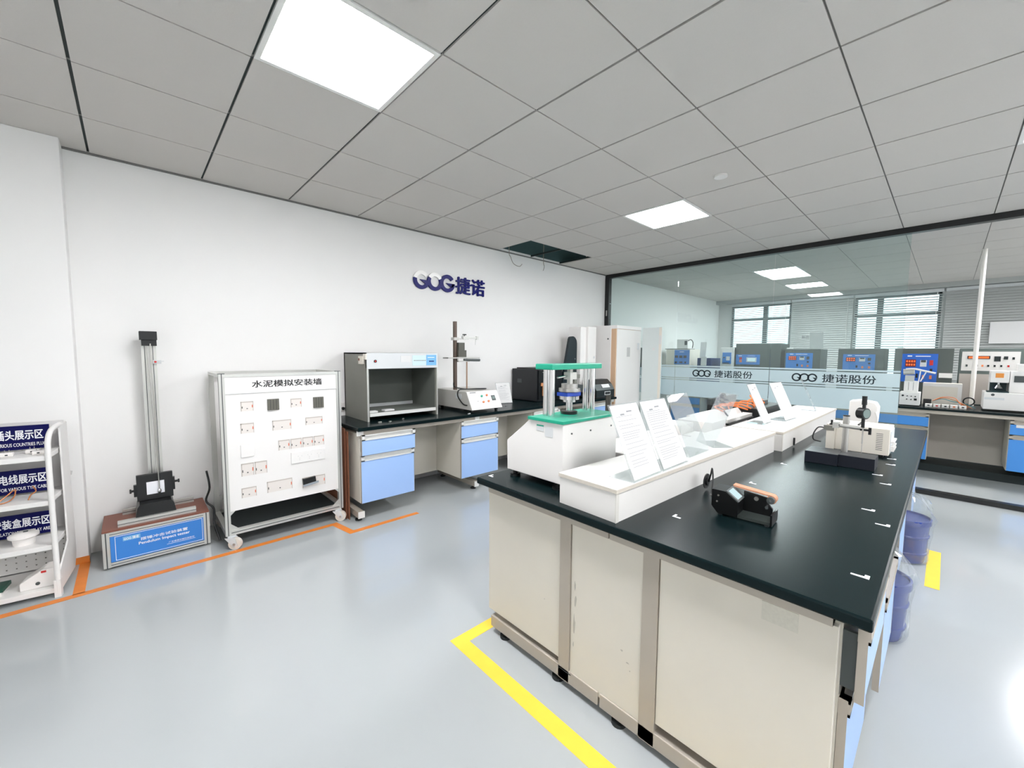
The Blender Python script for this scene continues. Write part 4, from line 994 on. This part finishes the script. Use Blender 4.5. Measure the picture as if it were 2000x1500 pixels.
for k, (x, y) in enumerate(((-.175, .10), (-.095, .15), (-.055, .09))):
    c = onshelf(x, y, .815)
    p = thing('plug', ['white plug on the top shelf, leftmost of three', 'flat white plug on the top shelf, middle of three', 'white plug on the top shelf beside the white tube'][k], 'plug', c, group='plugs on the top shelf')
    MB().box(c.x-.024, c.x+.024, c.y-.02, c.y+.02, c.z, c.z+.022, bev=.005).build('body', PINKW, p)
    MB().box(c.x-.004, c.x+.006, c.y-.0215, c.y-.02, c.z+.008, c.z+.014).build('hole', DARKR, p)
    MB().cyl((c.x-.008, c.y+.01, c.z+.022), (c.x-.008, c.y+.01, c.z+.034), .002, 6).cyl((c.x+.008, c.y+.01, c.z+.022), (c.x+.008, c.y+.01, c.z+.034), .002, 6).build('pin', STEEL, p)
for k, pts in enumerate(([(-.22, .06, .563), (-.185, .10, .60), (-.165, .13, .62), (-.165, .11, .585), (-.18, .08, .568), (-.215, .06, .563)],
                         [(-.10, .14, .625), (-.085, .12, .60), (-.10, .10, .585), (-.105, .08, .563)])):
    solo(MB().tube([onshelf(*q) for q in pts], .003), 'wire_sample', COPPER, ['bent copper wire loop on the middle shelf', 'twisted copper wire sample on the middle shelf'][k], 'wire')
for k, (x, y, w_) in enumerate(((-.145, .12, .10), (-.30, .10, .09))):
    c = onshelf(x, y, .305)
    p = thing('mounting_box', ['white round-topped mounting box on the lower shelf', 'white mounting box at the left photo edge on the lower shelf'][k], 'mounting box', c, group='mounting boxes on the lower shelf')
    MB().lathe([(0, 0), (w_*.42, 0), (w_*.45, .035), (w_*.6, .045), (w_*.6, .056), (w_*.40, .068), (0, .07)], c, 20).build('body', PINKW, p, smooth=True)
    MB().box(c.x+.0, c.x+.018, c.y-.01, c.y+.004, c.z+.069, c.z+.073).build('clip', DGREY, p)
c = onshelf(-.09, .12, .052)
p = thing('plug_tester', 'white wedge-shaped tester with a red mark on the bottom shelf', 'tester', c, math.radians(-8))
L2(MB().prism([(-.16, .052), (-.02, .052), (-.02, .155), (-.07, .155), (-.16, .095)], 'y', .06, .17)).build('body', PINKW, p, bevel=.004)
L2(MB().box(-.075, -.055, .058, .0602, .138, .149)).build('red_mark', RED, p)
L2(MB().cyl((-.09, .0602, .082), (-.09, .056, .082), .009, 14)).build('socket', DGREY, p)
L2(MB()).bm.free()
c = onshelf(-.27, .10, .052)
p = thing('green_case', 'dark green and white box at the left edge of the bottom shelf', 'box', c, math.radians(-8))
L2(MB().box(-.33, -.225, .06, .16, .052, .072)).build('tray', PINKW, p)
L2(MB().box(-.33, -.22, .06, .17, .073, .093)).build('lid', mat('bottle_green', (20, 72, 58), .4), p)

# ================================================================== WRAPPED BOTTLES
def bucket(cx, cy, lab):
    t = thing('plastic_bucket', lab, 'bucket', (cx, cy, 0), group='wrapped blue buckets by the island')
    b_ = MB().lathe([(0, .004), (.110, .004), (.114, .012), (.120, .060), (.126, .064), (.126, .074), (.120, .078), (.125, .175), (.131, .180), (.131, .190), (.125, .195), (.129, .262), (.137, .266), (.137, .300), (.128, .302), (.126, .29), (0, .285)], (cx, cy, 0)).build('body', BLUEB, t, smooth=True)
    r = random.Random(int(cx*10)); mbw = MB(); seg = 40; rings = []
    prof = [(.125, .002), (.134, .03), (.134, .10), (.139, .19), (.145, .27), (.147, .31), (.135, .36), (.118, .40), (.095, .43), (.06, .455), (.03, .46), (.015, .50)]
    lobes = [(r.uniform(3, 9), r.uniform(0, 6.28), r.uniform(.2, 1)) for _ in range(4)]
    for pr_, z in prof:
        j = .003 if z < .30 else .011
        row = []
        for k in range(seg):
            a = 2*math.pi*k/seg; q = sum(A_*math.sin(round(f_)*a+p_+z*22) for f_, p_, A_ in lobes)*j+r.uniform(-j*.4, j*.4)
            row.append(mbw.bm.verts.new((cx+(pr_+q)*math.cos(a), cy+(pr_+q)*math.sin(a), max(.002, z+r.uniform(-j, j)*(.6 if z > .02 else 0)))))
        rings.append(row)
    for a in range(len(rings)-1):
        for k in range(seg): mbw.bm.faces.new((rings[a][k], rings[a][(k+1) % seg], rings[a+1][(k+1) % seg], rings[a+1][k]))
    mbw.build('plastic_wrap', WRAP, t)
bucket(2.87, -3.785, 'nearer blue bucket wrapped in clear plastic under the island edge')
bucket(4.02, -3.83, 'farther blue bucket wrapped in clear plastic by the yellow tape')

# ================================================================== BACK ROOM BENCH
BX = 6.98
bb2 = thing('rear_bench', 'long black-topped bench beyond the glass partition carrying instruments', 'bench', (7.7, -2.9, 0))
MB().box(BX, 8.48, -5.6, -.35, .765, .79, bev=.003).build('worktop', BLACKTOP, bb2)
MB().box(BX+.02, BX+.06, -5.58, -.37, .725, .765).build('apron', ALU, bb2)
MB().box(7.65, 7.67, -5.58, -.37, .10, .765).build('back_panel', mat('rear_panel', (196, 190, 180), .5), bb2)
MB().box(7.2, 8.4, -5.5, -.4, 0.0, .09).build('plinth', DARKR, bb2)
rear = ['far left', 'left', 'middle', 'before the glass edge', 'right']
for k, (a, b) in enumerate(((-1.2, -.7), (-2.4, -1.9), (-3.24, -2.74), (-3.86, -3.34), (-4.98, -4.465))):
    cb = thing('hanging_cabinet', ['rear bench cabinet behind the tall cabinet, through the frosted glass', 'rear bench cabinet behind the clear acrylic holders', 'shade-darkened blue rear bench cabinet behind the white canister',
         'shade-darkened blue rear bench cabinet just right of the white canister', 'shade-darkened blue rear bench cabinet with navy label at the right photo edge'][k], 'cabinet', (7.3, (a+b)/2, .155), group='cabinets under the rear bench')
    drawer_unit(cb, 'x-', a, b, BX+.03, .5, BLUE2, bar=ALU, zbot=.17, ztop=.722, zmid=.56)
    if k == 4:
        MB().box(BX+.024, BX+.029, -4.60, -4.51, .645, .675).build('sticker', WPAPER, cb)
        MB().box(BX+.024, BX+.029, -4.90, -4.605, .64, .675).build('name_label', NAVY, cb)
def inst(name, lab, y0, y1, z1, x0=7.9, x1=8.42, z0=.79, m=None, cat='instrument', grp=None):
    t = thing(name, lab, cat, ((x0+x1)/2, (y0+y1)/2, z0), group=grp)
    MB().box(x0, x1, y0, y1, z0, z1, bev=.004).build('case', m or GREYR, t)
    return t
def panel(t, y0, y1, z0, z1, x, m, led=True, right=True):
    p = MB().box(x-.006, x, y0, y1, z0, z1).build('control_panel', m, t, label='blue control panel' if m is SKY or m is PB else None)
    w_ = y1-y0; h_ = z1-z0
    def P(u0, u1, v0, v1, mm, nm, d=.004): return MB().box(x-.006-d, x-.006, y1-w_*u1, y1-w_*u0, z0+h_*v0, z0+h_*v1).build(nm, mm, p)
    return P
PB = mat('deep_panel_blue', (36, 104, 204), .4)
G = 'grey instruments with control panels on the rear bench'
# E1 cream cabinet with blue face
t = inst('voltage_tester', 'cream instrument with blue face at the left end of the rear bench', -.62, -.15, 1.50, m=BEIGE, grp=G)
P = panel(t, -.61, -.32, 1.21, 1.50-.015, 7.9, SKY)
for q in (.05, .34, .62): P(q, q+.2, .45, .62, DARKR, 'meter')
P(.05, .2, .08, .2, DARKR, 'switch'); P(.35, .55, .08, .2, DARKR, 'switch'); P(.7, .8, .08, .2, DARKR, 'switch'); P(.35, .65, .85, .89, TXTW, 'caption')
t = inst('small_meter', 'small white meter on top of the cream instrument', -.56, -.35, 1.69, x0=7.92, x1=8.15, z0=1.50, m=WHITE)
MB().box(7.915, 7.92, -.55, -.50, 1.58, 1.66).build('display', DGREY, t); MB().box(7.9, 8.2, -.58, -.12, 1.50, 1.512).build('tray', DGREY, t)
solo(MB().tube([(7.93, -.56, 1.66), (7.92, -.62, 1.68), (7.92, -.66, 1.62), (7.92, -.65, 1.52)], .008), 'cable', BLACK, 'black cable arching beside the small meter', 'cable')
# E2
t = inst('blue_meter', 'dark navy instrument with a white sheet propped on it', -1.00, -.76, 1.335, z0=.79, m=mat('navy_case', (44, 62, 110), .5))
MB().box(7.89, 7.897, -.93, -.83, 1.20, 1.36, rot=roty(.05)).build('paper_sheet', WPAPER, t)
sheet('sign_holder', 'tall white acrylic sign above the navy instrument beyond the glass', (7.95, -.78, 1.338), .10, 0, -.3, .30, WPAPER, rz=math.radians(-60), paper=False, foot=False, grp=None)
# E3
t = inst('touch_tester', 'narrow white instrument with small blue panel beyond the glass', -1.395, -1.17, 1.525, m=WHITE)
P = panel(t, -1.35, -1.205, 1.24, 1.44, 7.9, SKY); P(.45, .85, .3, .65, LGREY, 'display'); P(.1, .3, .5, .6, DGREY, 'switch'); P(.05, .8, .02, .1, DGREY, 'switch')
# E4
t = inst('surge_tester', 'large dark grey instrument with white screen before the left window', -2.10, -1.42, 1.59, grp=G)
P = panel(t, -1.80, -1.43, 1.235, 1.405, 7.9, SKY); P(.45, .87, .25, .72, LGREY, 'bezel'); P(.50, .82, .33, .65, LCD, 'screen', .006); P(.15, .26, .5, .72, RED, 'button'); P(.15, .26, .22, .45, ORNG, 'button'); P(.1, .25, .85, .9, TXTW, 'caption'); P(.5, .8, .85, .88, TXTW, 'caption')
def redled(name, lab, y0, y1, z1, py0_, py1_, pz0, pz1, m):
    t = inst(name, lab, y0, y1, z1, grp=G); P = panel(t, py0_, py1_, pz0, pz1, 7.9, m)
    P(.10, .40, .54, .80, LEDB, 'led_bezel')
    for rr in (.58, .70):
        for cc in (.125, .195, .265, .335): P(cc, cc+.045, rr, rr+.065, LED, 'led_digit', .006)
    P(.52, .70, .55, .78, LGREY, 'meter'); P(.54, .68, .70, .78, DGREY, 'meter_display', .006)
    P(.78, .88, .60, .78, RED if m is PB else DGREY, 'button'); P(.80, .87, .38, .48, DARKR, 'switch'); P(.42, .48, .15, .3, DARKR, 'switch'); P(.60, .66, .12, .25, ORNG, 'knob'); P(.8, .87, .12, .25, ORNG, 'knob')
    P(.15, .28, .90, .94, TXTW, 'caption'); P(.38, .8, .90, .93, TXTW, 'caption')
    MB().box(7.9, 7.93, y1-.10, y1-.02, z1, z1+.02).build('clip', WHITE, t)
    return t
redled('leakage_tester', 'grey instrument with red display under the leaning white card', -2.625, -2.16, 1.50, -2.53, -2.175, 1.19, 1.435, SKY)
MB_ = sheet('sign_holder', 'white card stand with printed heading on top of the grey instrument', (7.98, -2.47, 1.502), .17, 0, -.25, .26, WPAPER, rz=math.radians(-90), paper=False, foot=False, grp=None)
text('彩页', (7.955, -2.36, 1.66), (0, -1, 0), (-.25, 0, .97), .10, .05, INKG, MB_)
redled('leakage_tester', 'grey instrument with red display behind the frosted lettering', -3.36, -2.84, 1.50, -3.26, -2.90, 1.19, 1.42, SKY)
redled('leakage_tester', 'grey instrument with bright blue panel right of the glass edge', -4.02, -3.46, 1.50, -3.88, -3.54, 1.05, 1.43, PB)
t = inst('white_panel_tester', 'grey instrument with long white panel and red display at the right', -4.62, -4.07, 1.50, m=mat('teal_grey_case', (92, 104, 100), .5), grp=G)
P = panel(t, -4.56, -4.09, 1.22, 1.46, 7.9, WLAM)
P(.10, .50, .62, .78, DARKR, 'display_bezel'); P(.12, .48, .65, .75, LED, 'led_display', .006); P(.57, .68, .5, .76, DARKR, 'meter'); P(.73, .8, .6, .76, DARKR, 'meter'); P(.87, .91, .6, .72, DARKR, 'switch')
for q in (.08, .26, .36, .46, .57, .68, .8): P(q, q+.035, .22, .32, RED if q == .8 else (ORNG if q == .36 else DARKR), 'button')
MB().box(7.885, 7.897, -4.60, -4.08, .80, 1.18).build('lower_panel', mat('tan_grey', (184, 176, 168), .5), t)
# white pipe
solo(MB().cyl((7.78, -4.20, .79), (7.78, -4.20, H), .022, 16), 'conduit_pipe', mat('pipe_white', (236, 232, 226), .4), 'slim white pipe rising from the rear bench to the ceiling', 'pipe', smooth=True)
# machines on rear bench front
t = thing('flex_tester', 'white two-part tester with black knobs and a white arm on the rear bench', 'tester', (7.2, -3.68, .79))
MB().box(7.10, 7.32, -3.765, -3.585, .80, .958, bev=.003).build('control_box', WHITE, t)
kn = MB()
for (u, v, r) in ((-3.615, .915, .011), (-3.655, .912, .006), (-3.69, .910, .006), (-3.725, .908, .007), (-3.652, .872, .007), (-3.69, .870, .007)): kn.cyl((7.10, u, v), (7.085, u, v), r, 12)
kn.box(7.09, 7.10, -3.74, -3.715, .86, .885); kn.build('knob', BLACK, t)
MB().box(7.15, 7.30, -3.74, -3.615, .96, 1.09, bev=.003).build('twin_cylinder', WHITE, t)
MB().box(7.149, 7.1505, -3.658, -3.655, .98, 1.08).box(7.149, 7.1505, -3.70, -3.697, .98, 1.08).build('slit', DGREY, t)
MB().box(7.15, 7.25, -3.70, -3.62, 1.09, 1.16).cyl((7.18, -3.6, 1.20), (7.18, -3.70, 1.21), .035, 14).build('clamp_head', ALUP, t)
MB().tube([(7.18, -3.62, 1.235), (7.18, -3.70, 1.24), (7.18, -3.78, 1.22), (7.18, -3.88, 1.195)], .011).cyl((7.18, -3.75, 1.22), (7.18, -3.74, 1.09), .006, 8).cyl((7.18, -3.80, 1.21), (7.18, -3.755, 1.09), .006, 8).build('swing_arm', WHITE, t)
t = thing('low_cabinet', 'low cream cabinet with open front beside the cables on the rear bench', 'cabinet', (7.5, -3.93, .79))
MB().box(7.55, 7.75, -4.11, -3.77, .79, 1.06, bev=.003).build('case', BEIGE, t)
MB().box(7.54, 7.55, -4.11, -3.77, 1.02, 1.06).box(7.54, 7.55, -4.11, -4.075, .79, 1.02).build('rim', WHITE, t)
cbox('junction_box', 'small white junction box clipped to the grey instrument', 'box', 7.82, 7.88, -4.02, -3.90, 1.12, 1.18, WHITE)
cbox('transformer', 'small black transformer lying among the cables', 'transformer', 7.30, 7.38, -3.86, -3.79, .79, .87, BLACK)
sk_g = 'white sockets on the rear bench'
for k in range(5):
    y = -3.84-.07*k
    s_ = thing('power_socket', 'small white power socket in the row on the rear bench, number counted by its place from the left', 'socket', (7.2, y, .79), group=sk_g)
    s_['label'] = ['small white socket beside the twin-cylinder tester', 'white socket second in the bench row', 'middle white socket in the bench row', 'white socket with orange switch in the bench row', 'white socket nearest the coil of black cable'][k]
    MB().box(7.16, 7.24, y-.03, y+.028, .79, .825, bev=.003).build('body', PINKW, s_)
    MB().box(7.158, 7.16, y-.012, y+.008, .80, .815).build('switch', [DGREY, RED, BLACK, ORNG, DGREY][k], s_)
for k in range(3):
    solo(MB().tube([(7.35, -3.87, .85), (7.36, -3.95, .90-.01*k), (7.33, -4.05+.01*k, .90-.02*k), (7.30, -4.10-.02*k, .84), (7.26, -4.16-.03*k, .80)], .004), 'cable', [CABLO, COPPER, TEALC][k],
         ['orange cable arching over the sockets on the rear bench', 'copper coloured cable below the orange arch', 'teal cable lying lowest among the sockets'][k], 'cable')
cl_ = MB()
for k in range(3):
    n = 20; pts = [(7.45+.006*k, -4.17+.045*math.cos(2*math.pi*q/n), .86+.045*math.sin(2*math.pi*q/n)) for q in range(n+1)]
    cl_.tube(pts, .007, sub=1)
solo(cl_, 'cable_coil', BLACK, 'coil of black cable standing beside the white pipe', 'cable')
t = thing('sample_cutter', 'white testing machine with orange label and chrome head at the right edge', 'machine', (7.3, -4.5, .79))
MB().box(7.15, 7.55, -4.72, -4.27, .81, 1.0, bev=.005).build('base', WHITE, t)
MB().box(7.148, 7.15, -4.42, -4.275, .92, .945).build('drawer_strip', LGREY, t); MB().cyl((7.148, -4.335, .975), (7.145, -4.335, .975), .014, 14).build('badge', DGREY, t)
MB().box(7.20, 7.5, -4.445, -4.31, 1.11, 1.24, bev=.004).box(7.35, 7.5, -4.445, -4.31, 1.0, 1.11).build('head', WHITE, t)
MB().box(7.34, 7.35, -4.44, -4.315, 1.005, 1.11).box(7.18, 7.36, -4.45, -4.29, 1.0, 1.012).build('cavity', mat('cavity_teal', (18, 50, 54), .5), t)
MB().cyl((7.27, -4.375, 1.045), (7.27, -4.375, 1.085), .032, 18, r2=.012).cyl((7.27, -4.375, 1.085), (7.27, -4.375, 1.11), .01, 10).build('chuck', CHROME, t, smooth=True)
MB().box(7.198, 7.20, -4.405, -4.345, 1.165, 1.215).build('warning_label', mat('orange_label', (236, 150, 60), .5), t)
MB().box(7.22, 7.5, -4.72, -4.45, 1.0, 1.24, bev=.004).build('screen_housing', WHITE, t)
MB().box(7.212, 7.22, -4.66, -4.48, 1.12, 1.19).build('screen', DGREY, t)
MB().box(7.25, 7.4, -4.56, -4.5, 1.24, 1.32, bev=.008).build('top_unit', WHITE, t)
cbox('paper_notice', 'pale paper notice on the grey blind at the right', 'paper', 10.78, 10.783, -4.80, -4.42, 1.62, 1.98, WPAPER)
dev = solo(MB().cyl((3.353, -2.76, H-.012), (3.353, -2.76, H), .045, 24), 'smoke_detector', WHITE, 'small round white detector on the ceiling right of the middle light', 'detector')
